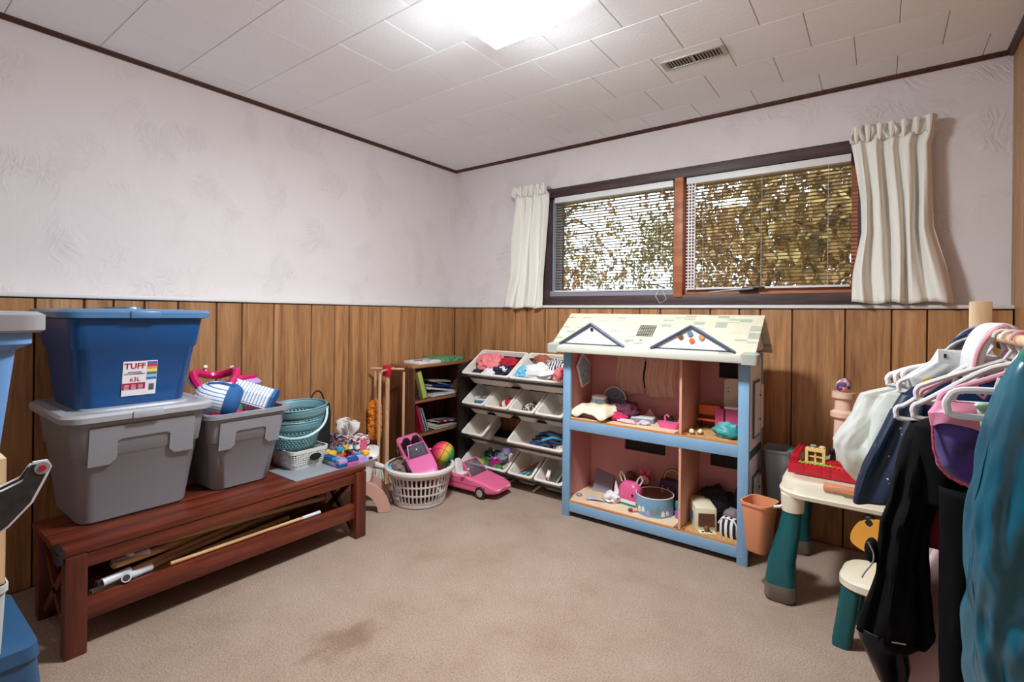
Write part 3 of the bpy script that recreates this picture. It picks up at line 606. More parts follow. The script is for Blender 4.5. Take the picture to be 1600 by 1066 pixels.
for _i in range(len(_A)): _p, _q = _A[_i], _A[(_i+1) % len(_A)]; _cum.append(_cum[-1]+math.hypot(_q[0]-_p[0], _q[1]-_p[1]))
_tab = [(c/_cum[-1], k/len(_A)) for k, c in enumerate(_cum)]
f_ = rectwall(.20, .18, .235, .215, .085); MB().perf(lambda u, v: (lambda p: (p[0], p[1], p[2]+.012))(f_(interp(_tab, u % 1.0 if u < 1 else .99999)[0], v*.82)), 56, 6, .5, .55).build('woven_wall', m_whiteb, t, solid=.003, weld=True)
MB().lo([(rrect(.195, .175, .025), 0), (rrect(.203, .183, .028), .013)]).build('base', m_whiteb, t)
MB().lo([(rrect(.225, .205, .03), .08), (rrect(.235, .215, .03), .08), (rrect(.238, .218, .03), .098), (rrect(.226, .206, .03), .098)], cap0=False, cap1=False).build('rim', m_whiteb, t)
MB().lathe([(.0, 0), (.03, .002), (.034, .006), (.0, .01)], 16).xf(Matrix.Translation((.117, .02, .055)) @ Matrix.Rotation(PI/2, 4, 'Y') @ Matrix.Scale(.55, 4, (1, 0, 0))).build('grip_hole', m_dark, t)
t = thing('green_soap_dish', 'bright green toy crocodile lying inside the white basket', 'toy', (.50, -1.64, .385)); MB().lo([(rrect(.05, .12, .02), 0), (rrect(.06, .13, .025), .03), (rrect(.03, .09, .012), .042)]).build('body', LIME, t); MB().ell((.01, .045, .045), (.012, .012, .012)).build('eye', GRN, t)
def round_basket(label, loc, rot, handle, rim=True):
    t = thing('round_basket', label, 'basket', loc, rot=rot, group='teal round baskets stacked on the bench')
    R0, R1, H = .098, .134, .15
    def wall(u, v): a = 2*PI*u; r = R0+(R1-R0)*v; return (r*math.cos(a), r*math.sin(a)*1.12, H*v)
    MB().perf(lambda u, v: wall(u+.5/44*(int(v*7.999) % 2), .06+v*.60), 44, 8, .55, .5).build('woven_wall', m_tealb, t, solid=.0025, weld=False)
    MB().grid(lambda u, v: wall(u, .66+.34*v), 44, 3, True).build('collar', m_tealb, t, solid=.003)
    MB().tube([wall(k/44, 1.0) for k in range(45)], .004, 6).build('rim', m_tealb, t)
    MB().lathe([(0, 0), (R0*.95, 0), (R0+.004, .008)], 36, cap1=False).xf(Matrix.Scale(1.12, 4, (0, 1, 0))).build('base', m_tealb, t)
    if handle:
        P = []
        for k in range(25):
            a = PI*k/24; y = -math.cos(a)*.152; s = math.sin(a); P.append((.012+.155*s**.7, y*(.98), .125-.105*s**.8))
        MB().tube(P, .0065, 8).build('carry_handle', M('pale_teal_handle', (178, 214, 214), .35), t)
        for s in (-1, 1): MB().ell((.01, s*.152, .126), (.01, .008, .01), 8, 6).build('handle_pivot', m_tealb, t)
    return t
round_basket('teal round perforated basket at the bottom of the pair', (.425, -1.685, BT+.095), (0, .03, .1), False)
round_basket('teal round basket with pale carry handle folded down', (.432, -1.668, BT+.162), (.04, .07, -.55), True)
cloth('mixed pink and yellow toy bits inside the handled teal basket', 'toy', (.432, -1.668, .545), (.07, .07, .02), [patches('mixed_bits', [(200, 80, 110), (230, 180, 90), (150, 170, 190), (230, 230, 225)], 60)], 9, name='small_toys')
# bag behind baskets
t = thing('shopping_bag', 'black bag with looped handle standing behind the teal baskets', 'bag', (.22, -1.50, BT), .1)
MB().lo([(rrect(.14, .26, .02), 0), (rrect(.15, .27, .02), .2), (rrect(.15, .26, .03), .262), (rrect(.135, .245, .03), .262), (rrect(.13, .24, .02), .1)]).build('body', M('black_bag', (26, 24, 26), .7), t)
MB().tube([(.03, .06+.05*math.cos(a), .25+.09*math.sin(a)) for a in [PI*k/14 for k in range(15)]], .005, 6).build('loop_handle', M('black_bag', (26, 24, 26), .7), t)
t = thing('paper_pad', 'white paper pad standing in the black bag', 'paper', (.24, -1.60, .50), rot=(0, .12, 0)); MB().box(-.004, .004, -.05, .05, 0, .145, ch=.001).build('pages', m_lab, t)
t = thing('red_doll', 'small red-clothed doll with tan face leaning in the black bag', 'doll', (.25, -1.43, .54), rot=(.3, .2, 0)); MB().lathe([(.0, 0), (.04, .01), (.035, .05), (.014, .075), (.0, .08)], 12).build('dress', RED, t); MB().ell((0, 0, .09), (.02, .02, .022), 10, 8).build('head', col('toy_skin', (230, 176, 146), .5), t); MB().ell((-.004, 0, .1), (.022, .022, .018), 10, 6).build('hair', RED, t)
# block build on the bench end
def brick(b, x, y, z, w, d, h, st=True, p=.016):
    b.box(x, x+w, y, y+d, z, z+h, ch=.0008)
    if st:
        for i in range(max(1, int(w/p+.1))):
            for j in range(max(1, int(d/p+.1))): b.lathe([(.005, 0), (.005, .0035)], 8, (x+(i+.5)*w/max(1, int(w/p+.1)), y+(j+.5)*d/max(1, int(d/p+.1)), z+h), cap0=False)
    return b
t = thing('block_build', 'colourful toy-brick enclosure at the end of the bench', 'toy bricks', (.605, -1.505, BT), -.08)
rn = random.Random(11); MB().box(-.108, .104, -.085, .09, 0, .006).build('base_plate', GRY, t)
cols_ = [BLUE, PINK, LAV, YEL, BLUE, GRN, SKY, LAV, BLUE, WHT, RED, BLUE, BLK, YEL, ORG, TEAL, BRN]
k = 0
for lay in range(2):
    for (ax, fixed, a0, a1) in (('y', .072, -.085, .09), ('y', -.104, -.085, .09), ('x', -.085, -.07, .07), ('x', .058, -.07, .07)):
        a = a0+.0
        while a < a1-.01:
            l = rn.choice((.032, .048, .064)); l = min(l, a1-a); m = cols_[rn.randrange(len(cols_))]
            if ax == 'y' and fixed > 0 and lay == 0: m = (BLUE, PINK, LAV, BLUE)[k % 4]
            bb = MB(); brick(bb, *( (fixed, a, .006+.019*lay, .032, l-.0005, .0188) if ax == 'y' else (a, fixed, .006+.019*lay, l-.0005, .032, .0188)), st=lay == 1 or rn.random() < .3); bb.build('brick', m, t); a += l; k += 1
for (x, y, z, m) in ((-.09, -.08, .044, YEL), (-.09, .0, .044, SKY), (-.09, .045, .044, YEL), (-.07, .06, .044, TEAL), (.075, .06, .044, YEL), (.02, -.02, .006, GRY), (.0, .02, .006, LAV), (-.03, -.04, .006, LIME)): brick(MB(), x, y, z, .032, .032, .0188).build('brick', m, t)
for (x, y, lab) in ((-.01, .05, 'cream toy brick figure with brown hair standing on the brick enclosure'), (.02, .075, 'toy brick figure with dark printed top at the enclosure corner')):
    f = thing('brick_figure', lab, 'toy figure', (.605+x, -1.505+y, BT+.044)); MB().box(-.008, .008, -.012, .012, 0, .016, ch=.002).build('legs', BRN, f); MB().lo([(rrect(.014, .024, .002), .016), (rrect(.012, .018, .002), .034)]).build('torso', WHT, f); MB().lathe([(.006, .034), (.008, .036), (.008, .046), (.005, .049)], 12).build('head', BEIGE, f); MB().lathe([(.0085, .043), (.009, .047), (.004, .052)], 12).build('hair', BLK, f)
t = thing('toy_tray', 'flat black toy tray under the brick enclosure corner', 'tray', (.58, -1.44, BT)); 
MB().box(-.02, .09, .0, .05, .0, .012, ch=.003).build('tray', BLK, t); MB().box(-.015, .085, .004, .046, .012, .014).build('inlay', GRY, t)
t.location = (.58, -1.411, BT-.004)
# step stool and tissue box past the bench end
t = thing('tissue_box', 'black and white patterned tissue box with a tissue pulled up', 'tissue box', (.375, -1.305, .345), .03)
m_tb = patches('tissue_box_print', [(40, 34, 40), (236, 230, 232), (70, 60, 68), (200, 190, 196), (216, 120, 140)], 70, .5, (1, 1, 2.2))
MB().box(-.115, .115, -.06, .06, 0, .095, ch=.002).build('carton', m_tb, t)
MB().box(.1153, .1158, -.01, .035, .015, .08).build('flower_print', M('rose_print', (206, 90, 116), .5, var=.4, vscale=60), t)
for k, rzz in enumerate((.3, 1.5, 2.4)):
    def tis(u, v, k=k, rzz=rzz):
        s_ = (u-.5)*2; w_ = .018+.062*math.sin(min(1, .15+v)*PI*.62); q = s_*w_; o = .014*math.sin(5*s_+3*v+k)*(.3+v); z = .09+.10*v*(1-.28*abs(s_+.3*math.sin(k*2))**1.3)+.008*math.sin(7*u+k)*v
        return (q*math.cos(rzz)-o*math.sin(rzz)-.02, q*math.sin(rzz)+o*math.cos(rzz), z)
    MB().grid(tis, 18, 12).build('tissue', fabric('tissue_paper', (246, 242, 240), .4), t, solid=.001)
# pink arch stool beside basket
t = thing('child_stool', 'child stool with white top and dusty pink arched legs carrying the tissue box', 'stool', (.40, -1.315, 0), .88); m_dp = M('dusty_pink_plastic', (214, 166, 150), .45)
o = [(.235*math.cos(a), .205*math.sin(a)) for a in [PI*k/22 for k in range(23)]]+[(.165*math.cos(a), .14*math.sin(a)) for a in [PI*(22-k)/22 for k in range(23)]]
for y0, y1 in ((-.10, -.065), (.065, .10)): MB().prism(o, y0, y1, 1).build('arch_leg', m_dp, t)
for s in (-1, 1): MB().box(s*.2-.036, s*.2+.036, -.102, .102, 0, .006).build('foot_pad', GRY, t)
MB().lo([(rrect(.24, .2, .03), .185), (rrect(.25, .21, .04), .2), (rrect(.28, .23, .05), .315), (rrect(.33, .28, .06), .325), (rrect(.33, .28, .06), .338), (rrect(.31, .26, .05), .345)]).build('top', WHT, t)
t = thing('toy_funnel', 'sky blue ball on the end of a white toy handle beside the arch stool', 'toy', (.395, -1.10, .205), rot=(0, .2, .1)); MB().ell((.10, 0, .02), (.03, .03, .026)).build('ball', SKY, t); MB().tube([(-.12, 0, -.02), (.08, 0, .015)], [.03, .012], 10).build('handle', WHT, t)
# ================================================================ stack at the rear left (mostly out of view)
t = thing('toy_chest', 'slate blue plastic toy chest on the floor at the picture edge', 'toy chest', (1.12, -3.09, 0)); m_sl = M('slate_blue_plastic', (44, 84, 120), .35)
MB().lo([(rrect(.40, .56, .03), 0), (rrect(.36, .50, .03), .33)]).build('body', m_sl, t); MB().lo([(rrect(.37, .51, .03), .33), (rrect(.365, .50, .03), .362), (rrect(.33, .46, .03), .37)]).build('lid', m_sl, t)
t = thing('toy_crate', 'pale grey plastic crate standing on the slate blue chest', 'crate', (1.14, -3.135, .37)); MB().lo([(rrect(.34, .46, .02), 0), (rrect(.36, .472, .02), .165)]).build('body', M('pale_grey_plastic', (188, 194, 196), .45), t); MB().lo([(rrect(.37, .478, .02), .15), (rrect(.37, .478, .02), .165)]).build('rim', M('pale_grey_plastic', (188, 194, 196), .45), t)
t = thing('wooden_box', 'pale wooden box above the grey crate at the picture edge', 'box', (1.15, -3.142, .535)); m_pw = wood('pale_pine', (196, 158, 116), (216, 182, 140), (228, 200, 162), .5, axis=2)
for k in range(4): MB().box(-.16+k*.08, -.082+k*.08, .226, .24, 0, .29).build('board', m_pw, t)
for s in (-1, 1): MB().box(s*.155-.008, s*.155+.008, -.235, .226, 0, .29).build('side_board', m_pw, t)
MB().box(-.16, .16, -.235, -.226, 0, .29).build('back_board', m_pw, t); MB().box(-.147, .147, -.226, .226, 0, .012).build('bottom', m_pw, t)
MB().tube([(-.12, .245, .13), (.12, .245, .13)], .0025, 6).build('hasp_wire', BLK, t)
t = thing('small_tote', 'small blue tote with a grey lid on the wooden box at the edge', 'storage tote', (1.15, -3.13, .825)); m_sb = M('sky_blue_tote', (104, 148, 200), .35)
MB().lo([(rrect(.32, .44, .04), 0), (rrect(.36, .49, .05), .25), (rrect(.40, .54, .05), .265), (rrect(.40, .54, .05), .29), (rrect(.36, .5, .05), .29), (rrect(.31, .43, .04), .02)]).build('tub', m_sb, t)
MB().lo([(rrect(.41, .57, .05), .291), (rrect(.42, .584, .05), .297), (rrect(.42, .584, .05), .332), (rrect(.40, .56, .05), .34)]).build('lid', M('grey_lid_b', (150, 146, 150), .4), t)
t = thing('boat_ornament', 'flat cut-out toy shaped like a tugboat with round red portholes', 'toy', (1.315, -2.885, .655), 0)
for k, dx in enumerate((0, .035)):
    o = [(-.10, .0), (-.06, .0), (-.02, .025), (.02, .07), (.045, .115+.012*k), (.052, .135+.012*k), (.045, .15+.012*k), (.02, .15+.012*k), (.005, .125), (-.03, .11), (-.10, .10)]
    oo = [(y-.0, z) for y, z in o]
    h = MB(); h.prism(oo, dx, dx+.012, 0); p = h.build('hull_board', M('boat_white_edge', (216, 214, 216), .5), t)
    MB().prism([(y*.93-.004, z*.93+.006) for y, z in oo], dx+.012, dx+.014, 0).build('printed_face', M('boat_dark_print', (44, 40, 44), .5, var=.5, vscale=40), t)
    MB().lathe([(.014, 0), (.014, .002)], 16).xf(Matrix.Translation((dx+.014, .034, .134+.012*k)) @ Matrix.Rotation(PI/2, 4, 'Y')).build('porthole_ring', GRY, t); MB().lathe([(.007, 0), (.007, .003)], 12).xf(Matrix.Translation((dx+.0145, .034, .134+.012*k)) @ Matrix.Rotation(PI/2, 4, 'Y')).build('porthole', RED, t)
# ================================================================ toy cleaning set on a stand
m_hand = wood('pale_handle', (190, 140, 104), (214, 170, 134), (228, 190, 158), .5, axis=2, rnd=.05, scale=2)
t = thing('broom_stand', 'wooden toy broom stand with red clamp top and pegs', 'stand', (.235, -.905, 0), .55)
MB().lathe([(.11, 0), (.11, .018), (.10, .022)], 28).build('base', m_hand, t); MB().tube([(0, 0, .02), (0, 0, .76)], .015, 10).build('pole', m_hand, t)
MB().box(-.028, .028, -.024, .024, .74, .815, ch=.006).build('clamp', RED, t); MB().tube([(-.115, 0, .79), (.115, 0, .79)], .008, 8).build('peg', m_hand, t); MB().tube([(0, -.115, .785), (0, .115, .785)], .008, 8).build('peg', m_hand, t)
def hung(label, dx, dy, name, fn):
    q = thing(name, label, name.replace('_', ' '), (.235+dx, -.905+dy, 0), group='toy cleaning tools'); fn(q); return q
def duster(q):
    MB().tube([(0, 0, .56), (0, 0, .775)], .009, 8).build('handle', m_hand, q)
    b = MB()
    def f(u, v):
        a = 2*PI*u; z = .29+.285*v; r = .042*(1-abs(2*v-1)**6)**.5+.003; r *= 1+.22*NZ.noise(Vector((math.cos(a)*3, math.sin(a)*3, z*40)))+.15*NZ.noise(Vector((math.cos(a)*9, math.sin(a)*9, z*110))); return (r*math.cos(a), r*math.sin(a), z)
    b.grid(f, 60, 90, True); o = b.build('fluffy_head', M('orange_chenille', (232, 138, 50), .9, var=.25, vscale=120), q)
hung('orange fluffy toy duster hanging from the stand', -.085, -.035, 'feather_duster', duster)
def mop(q):
    MB().tube([(0, 0, .05), (.01, 0, .775)], .010, 8).build('handle', m_hand, q); b = MB(); rn = random.Random(3)
    for k in range(30):
        a = rn.uniform(0, 6.28); r = rn.uniform(.01, .05); b.tube([(0, 0, .19), (math.cos(a)*r, math.sin(a)*r, .12), (math.cos(a)*r*1.5, math.sin(a)*r*1.5, .005)], .005, 5)
    b.build('strings', M('mop_string', (214, 206, 196), .9), q)
hung('toy string mop with pale strings reaching the floor', .035, -.10, 'mop', mop)
def broom(q):
    MB().tube([(0, 0, .15), (0, 0, .77)], .009, 8).build('handle', m_hand, q); MB().box(-.07, .07, -.018, .018, .12, .15, ch=.004).build('head', RED, q); MB().loft([[(-.068, -.015, .12), (.068, -.015, .12), (.068, .015, .12), (-.068, .015, .12)][::-1], [(-.085, -.02, .03), (.085, -.02, .03), (.085, .02, .03), (-.085, .02, .03)][::-1]]).build('bristles', M('broom_bristle', (200, 176, 120), .9, bump=.6, bscale=120), q)
hung('toy broom with pale handle on the bookcase side of the stand', .095, .06, 'broom', broom)
# ================================================================ laundry basket with toys
bx_, by_ = .62, -.96
lb = thing('laundry_basket', 'round white laundry basket with slotted sides on the carpet', 'basket', (bx_, by_, 0)); m_lb = M('laundry_white', (222, 214, 210), .4)
def lw(u, v): a = 2*PI*u; r = .158+(.198-.158)*v; return (r*math.cos(a), r*math.sin(a), .015+.20*v)
MB().perf(lambda u, v: lw(u, .07+.80*v), 44, 3, .62, .80).build('slotted_wall', m_lb, lb, solid=.004, weld=True)
MB().grid(lambda u, v: lw(u, .87+.13*v), 44, 2, True).build('collar', m_lb, lb, solid=.004)
MB().lathe([(0, 0), (.14, 0), (.158, .006), (.162, .03), (.155, .03), (.0, .008)], 44).build('base', m_lb, lb)
MB().lathe([(.195, .214), (.212, .206), (.219, .212), (.218, .226), (.207, .234), (.196, .232)], 48, cap0=False, cap1=False).build('rolled_rim', m_lb, lb)
for k in range(2):
    a0 = .75+k*PI; b = MB()
    for j in range(3): a = a0+(j-1)*.11; b.box(-.008, .008, -.012, .012, -.004, .004, Matrix.Translation((.2*math.cos(a), .2*math.sin(a), .205)) @ Matrix.Rotation(a+PI/2, 4, 'Z') @ Matrix.Rotation(PI/2, 4, 'X'), ch=.002)
    b.build('grip_slot', m_dark, lb)
m_wind = M('tinted_windscreen', (96, 104, 112), .1, alpha=.55); m_tyre = M('toy_tyre', (24, 24, 26), .6); m_hub = M('toy_hubcap', (200, 196, 198), .3, .6)
def toy_car(label, mats, mseat, loc, rot, s=1.0, name='toy_car', hard=False):
    """convertible doll car; length along +x (nose), about .5 m before scaling"""
    t = thing(name, label, 'toy car', loc, rot=rot)
    T = [  # x, half width, low, shoulder, deck, cockpit floor, inner half width
        (-.27, .075, .055, .085, .09, .09, .05), (-.262, .098, .045, .10, .112, .112, .07), (-.20, .108, .035, .112, .125, .125, .085), (-.16, .11, .035, .115, .128, .128, .088), (-.155, .11, .035, .115, .128, .05, .088), (-.06, .112, .033, .112, .124, .045, .09), (.055, .112, .033, .110, .120, .045, .09), (.06, .112, .033, .108, .120, .118, .09),
        (.12, .112, .033, .10, .112, .112, .085), (.2, .108, .034, .088, .096, .096, .08), (.25, .098, .04, .072, .078, .078, .07), (.275, .08, .045, .06, .064, .064, .05)]
    rings = []
    for x, w, zl, zs, zt, zc, wi in T:
        rings.append([(x*s, y*s, z*s) for y, z in ((-w*.9, zl), (w*.9, zl), (w, zl+.012), (w*.985, zs), (wi+.006, zt), (wi, zc), (-wi, zc), (-wi-.006, zt), (-w*.985, zs), (-w, zl+.012))])
    MB().loft(rings).build('car_body', mats[0], t)
    def at(p): return [(x*s, y*s, z*s) for x, y, z in p]
    # windscreen in its frame
    q = at([(.075, -.088, .118), (.075, .088, .118), (-.005, .072, .195), (-.005, -.072, .195)])
    MB().tube([q[0], q[3], q[2], q[1]], .006*s, 6).build('windscreen_frame', mats[0], t); b = MB(); b.face(b.pts(q)); b.build('windscreen', m_wind, t, solid=.002)
    for sy in (-1, 1):
        MB().lo([(rrect(.075*s, .07*s, .02*s, 4, -.09*s, sy*.043*s), .05*s), (rrect(.08*s, .075*s, .02*s, 4, -.09*s, sy*.043*s), .075*s), (rrect(.07*s, .065*s, .02*s, 4, -.09*s, sy*.043*s), .082*s)]).build('seat', mseat, t)
        MB().lo([(rrect(.03*s, .07*s, .012*s, 4, -.125*s, sy*.043*s), .06*s), (rrect(.03*s, .066*s, .012*s, 4, -.14*s, sy*.043*s), .15*s), (rrect(.018*s, .04*s, .008*s, 4, -.145*s, sy*.043*s), .17*s)]).build('seat_back', mseat, t)
    MB().tube([(.03*s+.004, -.043*s+.028*s*math.cos(a), .115*s+.028*s*math.sin(a)) for a in [2*PI*k/14 for k in range(15)]], .004*s, 5).build('steering_wheel', mseat, t)
    for x in (-.17, .165):
        for sy in (-1, 1):
            w = MB(); w.lathe([(.0, -.015), (.034, -.015), (.039, -.01), (.039, .01), (.034, .015), (.0, .015)], 20).xf(Matrix.Translation((x*s, sy*.103*s, .039*s)) @ Matrix.Rotation(PI/2, 4, 'X') @ Matrix.Scale(s, 4)); o = w.build('wheel', m_tyre, t)
            h = MB(); h.lathe([(.0, -.002), (.022, -.002), (.024, .0), (.018, .002), (.006, .004), (.0, .004)], 14).xf(Matrix.Translation((x*s, sy*.119*s, .039*s)) @ Matrix.Rotation(-sy*PI/2, 4, 'X') @ Matrix.Scale(s, 4)); h.build('hubcap', m_hub, o)
    for sy in (-1, 1):
        MB().box(.262*s, .276*s, (sy*.05-.018)*s, (sy*.05+.018)*s, .056*s, .066*s, ch=.002*s).build('headlamp', WHT, t)
        MB().lathe([(.012, 0), (.015, .006), (.006, .014)], 10).xf(Matrix.Translation((.03*s, sy*.113*s, .115*s)) @ Matrix.Scale(s, 4)).build('wing_mirror', mats[0], t)
    MB().tube(at([(-.2, -.112, .075), (.2, -.11, .072)]), .0025*s, 5).tube(at([(-.2, .112, .075), (.2, .11, .072)]), .0025*s, 5).build('side_strip', mats[1], t)
    return t
m_carp = M('bubblegum_pink', (232, 106, 148), .28, coat=.3); m_cars = M('deep_pink_trim', (196, 48, 104), .35); m_carl = M('iridescent_pink', (228, 112, 168), .2, .15, coat=.5)
toy_car('bubblegum pink toy convertible parked on the carpet', [m_carp, m_cars], WHT, (.735, -.615, 0), (0, 0, .06), 1.0)
toy_car('glossy magenta toy convertible tipped into the laundry basket', [m_carl, m_cars], BLK, (.60, -.965, .235), (.22, .36, -.38), .72)
# ball: rainbow panels and dark seams
bl = thing('basketball', 'small rainbow-coloured toy basketball in the laundry basket', 'ball', (.66, -.80, .265), rot=(.3, .5, .6)); 
mb = M('rainbow_rubber', (230, 120, 60), .5, bump=.3, bscale=400); nt, N, L = nodes(mb); tc = N.new('ShaderNodeTexCoord'); sp = N.new('ShaderNodeSeparateXYZ'); L.new(tc.outputs['Generated'], sp.inputs[0])
rr = ramp(nt, [(.0, (200, 30, 100)), (.3, (226, 50, 90)), (.5, (236, 150, 60)), (.66, (214, 196, 70)), (.82, (60, 160, 70)), (1, (40, 130, 80))], sp.outputs[0]); L.new(rr.outputs[0], N['Principled BSDF'].inputs['Base Color'])
MB().ell((0, 0, 0), (.076, .076, .076), 28, 18).build('rubber', mb, bl)
def gc(ax, off=0): 
    r = math.sqrt(.0765**2-off**2); return [Vector(((off, r*math.cos(a), r*math.sin(a)), (r*math.cos(a), off, r*math.sin(a)), (r*math.cos(a), r*math.sin(a), off))[ax]) for a in [2*PI*k/36 for k in range(37)]]
for ax, of in ((0, 0), (1, 0), (2, .0), (1, .045), (1, -.045)): MB().tube(gc(ax, of), .0012, 5).build('seam', BLK, bl)
for i, (x, y, z, m, lab) in enumerate(((-.09, -.05, .02, GRY, 'grey toy lump low in the laundry basket'), (.05, .02, .02, BRN, 'brown toy lump in the middle of the laundry basket'), (.02, -.08, .02, M('dark_red_toy', (84, 20, 28), .6), 'dark red toy lump at the front of the laundry basket'), (-.03, .08, .02, BLK, 'black toy lump at the back of the laundry basket'))):
    cloth(lab, 'toy', (bx_+x, by_+y, z), (.065, .065, .075), [m], 20+i, name='soft_toy')
cloth('grey fuzzy soft toy beside the magenta car in the laundry basket', 'soft toy', (.545, -1.06, .15), (.05, .05, .06), [M('grey_fuzz', (140, 120, 112), .95, var=.3, vscale=60, bump=.8, bscale=200)], 31, name='soft_toy')
# ================================================================ bookcase against the panelled wall
m_bc = wood('bookcase_walnut', (58, 32, 20), (92, 54, 34), (116, 72, 46), .4, axis=2, rnd=.05)
m_bce = wood('bookcase_edge', (120, 78, 50), (146, 98, 66), (164, 116, 82), .45, axis=1, rnd=.05)
BY0, BY1, BX0, BX1 = -.764, -.17, .084, .335
bc = thing('bookcase', 'small dark walnut bookcase with three shelves in the corner', 'bookcase', (BX0, BY0, 0)); w_, d_ = BY1-BY0, BX1-BX0
for y in (0, w_-.018): MB().box(0, d_, y, y+.018, 0, .785, ch=.001).build('side_panel', m_bc, bc)
MB().box(0, d_, 0, w_, .785, .803, ch=.002).build('top', m_bce, bc); MB().box(.002, .008, .018, w_-.018, .04, .785).build('back_panel', m_bc, bc)
for z in (.045, .30, .54): 
    s = MB().box(.008, d_-.006, .018, w_-.018, z, z+.017, ch=.001).build('shelf', m_bc, bc); MB().box(d_-.006, d_-.001, .018, w_-.018, z, z+.017).build('shelf_edge', m_bce, s)
MB().box(d_-.02, d_-.01, .018, w_-.018, 0, .045).build('plinth', m_bc, bc)
m_page = M('book_pages', (222, 214, 196), .8)
def book(label, mcol, w, h, t_, loc, rot, group=None, name='book'):
    """closed book: w = depth (local x), h = height (local z), t = thickness (local y); spine toward +x"""
    q = thing(name, label, 'book', loc, rot=rot, group=group); b = MB()
    b.box(0, w, 0, .0025, 0, h).box(0, w, t_-.0025, t_, 0, h).box(w-.0025, w, 0, t_, 0, h); b.build('cover', mcol, q); MB().box(.004, w-.003, .0025, t_-.0025, .003, h-.003).build('page_block', m_page, q); return q
bk = lambda n, c: M('book_'+n, c, .45)
lean = lambda deg: (math.radians(-deg), 0, 0)     # tips the top towards the near side panel
lean = lambda deg: (math.radians(deg), 0, 0)
UX, SZ, MZ = .12, .558, .318
book('tan picture book against the bookcase side, upper shelf', bk('tan', (180, 150, 100)), .17, .15, .016, (UX, -.735, SZ), lean(10), 'upper shelf books')
book('dark brown hardback leaning next to the lime book', bk('brown', (96, 76, 58)), .18, .19, .03, (UX, -.668, SZ), lean(17), 'upper shelf books')
book('lime green folder leaning on the upper bookcase shelf', bk('lime', (176, 196, 92)), .19, .2, .04, (UX, -.644, SZ), lean(18), 'upper shelf books')
book('pale grey-blue book leaning beside the lime folder', bk('greyblue', (170, 186, 200)), .18, .18, .014, (UX, -.602, SZ), lean(19), 'upper shelf books')
book('slim white book leaning last on the upper shelf', bk('white', (222, 222, 222)), .17, .165, .009, (UX, -.583, SZ), lean(20), 'upper shelf books')
flat = lambda a, b: (math.radians(-90+a), math.radians(b), 0)
book('white game box lying flat on the upper shelf', bk('white', (222, 222, 222)), .19, .24, .022, (UX, -.54, SZ+.023), flat(0, 0), 'upper shelf books')
book('white book propped at a slant over the flat game box', bk('offwhite', (206, 206, 210)), .18, .25, .018, (UX, -.56, SZ+.075), flat(-10, 0), 'upper shelf books')
book('navy blue book lying on the slanted white book', bk('navy', (38, 60, 110)), .18, .2, .014, (UX, -.545, SZ+.092), flat(-8, 0), 'upper shelf books')
book('blue and white paperback on top of the navy book', bk('blue', (70, 110, 170)), .16, .16, .016, (UX, -.45, SZ+.102), flat(-16, 0), 'upper shelf books')
book('black-and-cream paperback topmost on the upper shelf pile', bk('cream', (196, 186, 160)), .16, .17, .012, (UX, -.50, SZ+.118), flat(-6, 0), 'upper shelf books')
book('red hardback leaning on the middle bookcase shelf', bk('red', (176, 34, 56)), .19, .21, .022, (UX, -.655, MZ), lean(17), 'middle shelf books')
book('dark slate book leaning beside the red hardback', bk('slate', (84, 84, 92)), .18, .2, .014, (UX, -.626, MZ), lean(18), 'middle shelf books')
book('white-spined book leaning on the middle shelf', bk('white', (222, 222, 222)), .18, .19, .009, (UX, -.609, MZ), lean(20), 'middle shelf books')
book('grey-green book leaning last on the middle shelf', bk('greygreen', (134, 154, 160)), .18, .18, .016, (UX, -.59, MZ), lean(21), 'middle shelf books')
book('white booklet lying lowest in the middle shelf pile', bk('white', (222, 222, 222)), .2, .24, .010, (UX, -.50, MZ+.011), flat(0, 0), 'middle shelf books')
book('cream magazine in the middle of the middle shelf pile', bk('cream', (196, 186, 160)), .19, .2, .016, (UX+.01, -.52, MZ+.03), flat(-1, 4), 'middle shelf books')
book('dark patterned booklet on top of the middle shelf pile', patches('booklet_print', [(70, 74, 90), (150, 150, 160), (150, 40, 50), (210, 210, 214)], 30), .18, .2, .012, (UX, -.47, MZ+.045), flat(-4, -3), 'middle shelf books')
t = thing('board_game', 'white board game box lying on top of the bookcase', 'game box', (.21, -.56, .803)); MB().box(-.08, .08, -.11, .11, 0, .018, ch=.001).build('box', WHT, t); MB().box(-.078, .078, -.105, .105, .018, .022).build('lid_print', patches('game_print', [(236, 236, 236), (120, 130, 160), (226, 226, 230), (200, 206, 214)], 24), t)
t = thing('board_game', 'green board game box on the bookcase top beside the white one', 'game box', (.20, -.32, .803)); MB().box(-.09, .09, -.13, .12, 0, .034, ch=.001).build('box', M('green_card', (86, 150, 104), .5), t); MB().box(.0902, .0908, -.125, .115, .004, .03).build('lid_print', patches('green_print', [(86, 150, 104), (120, 180, 130), (60, 120, 80)], 40), t)
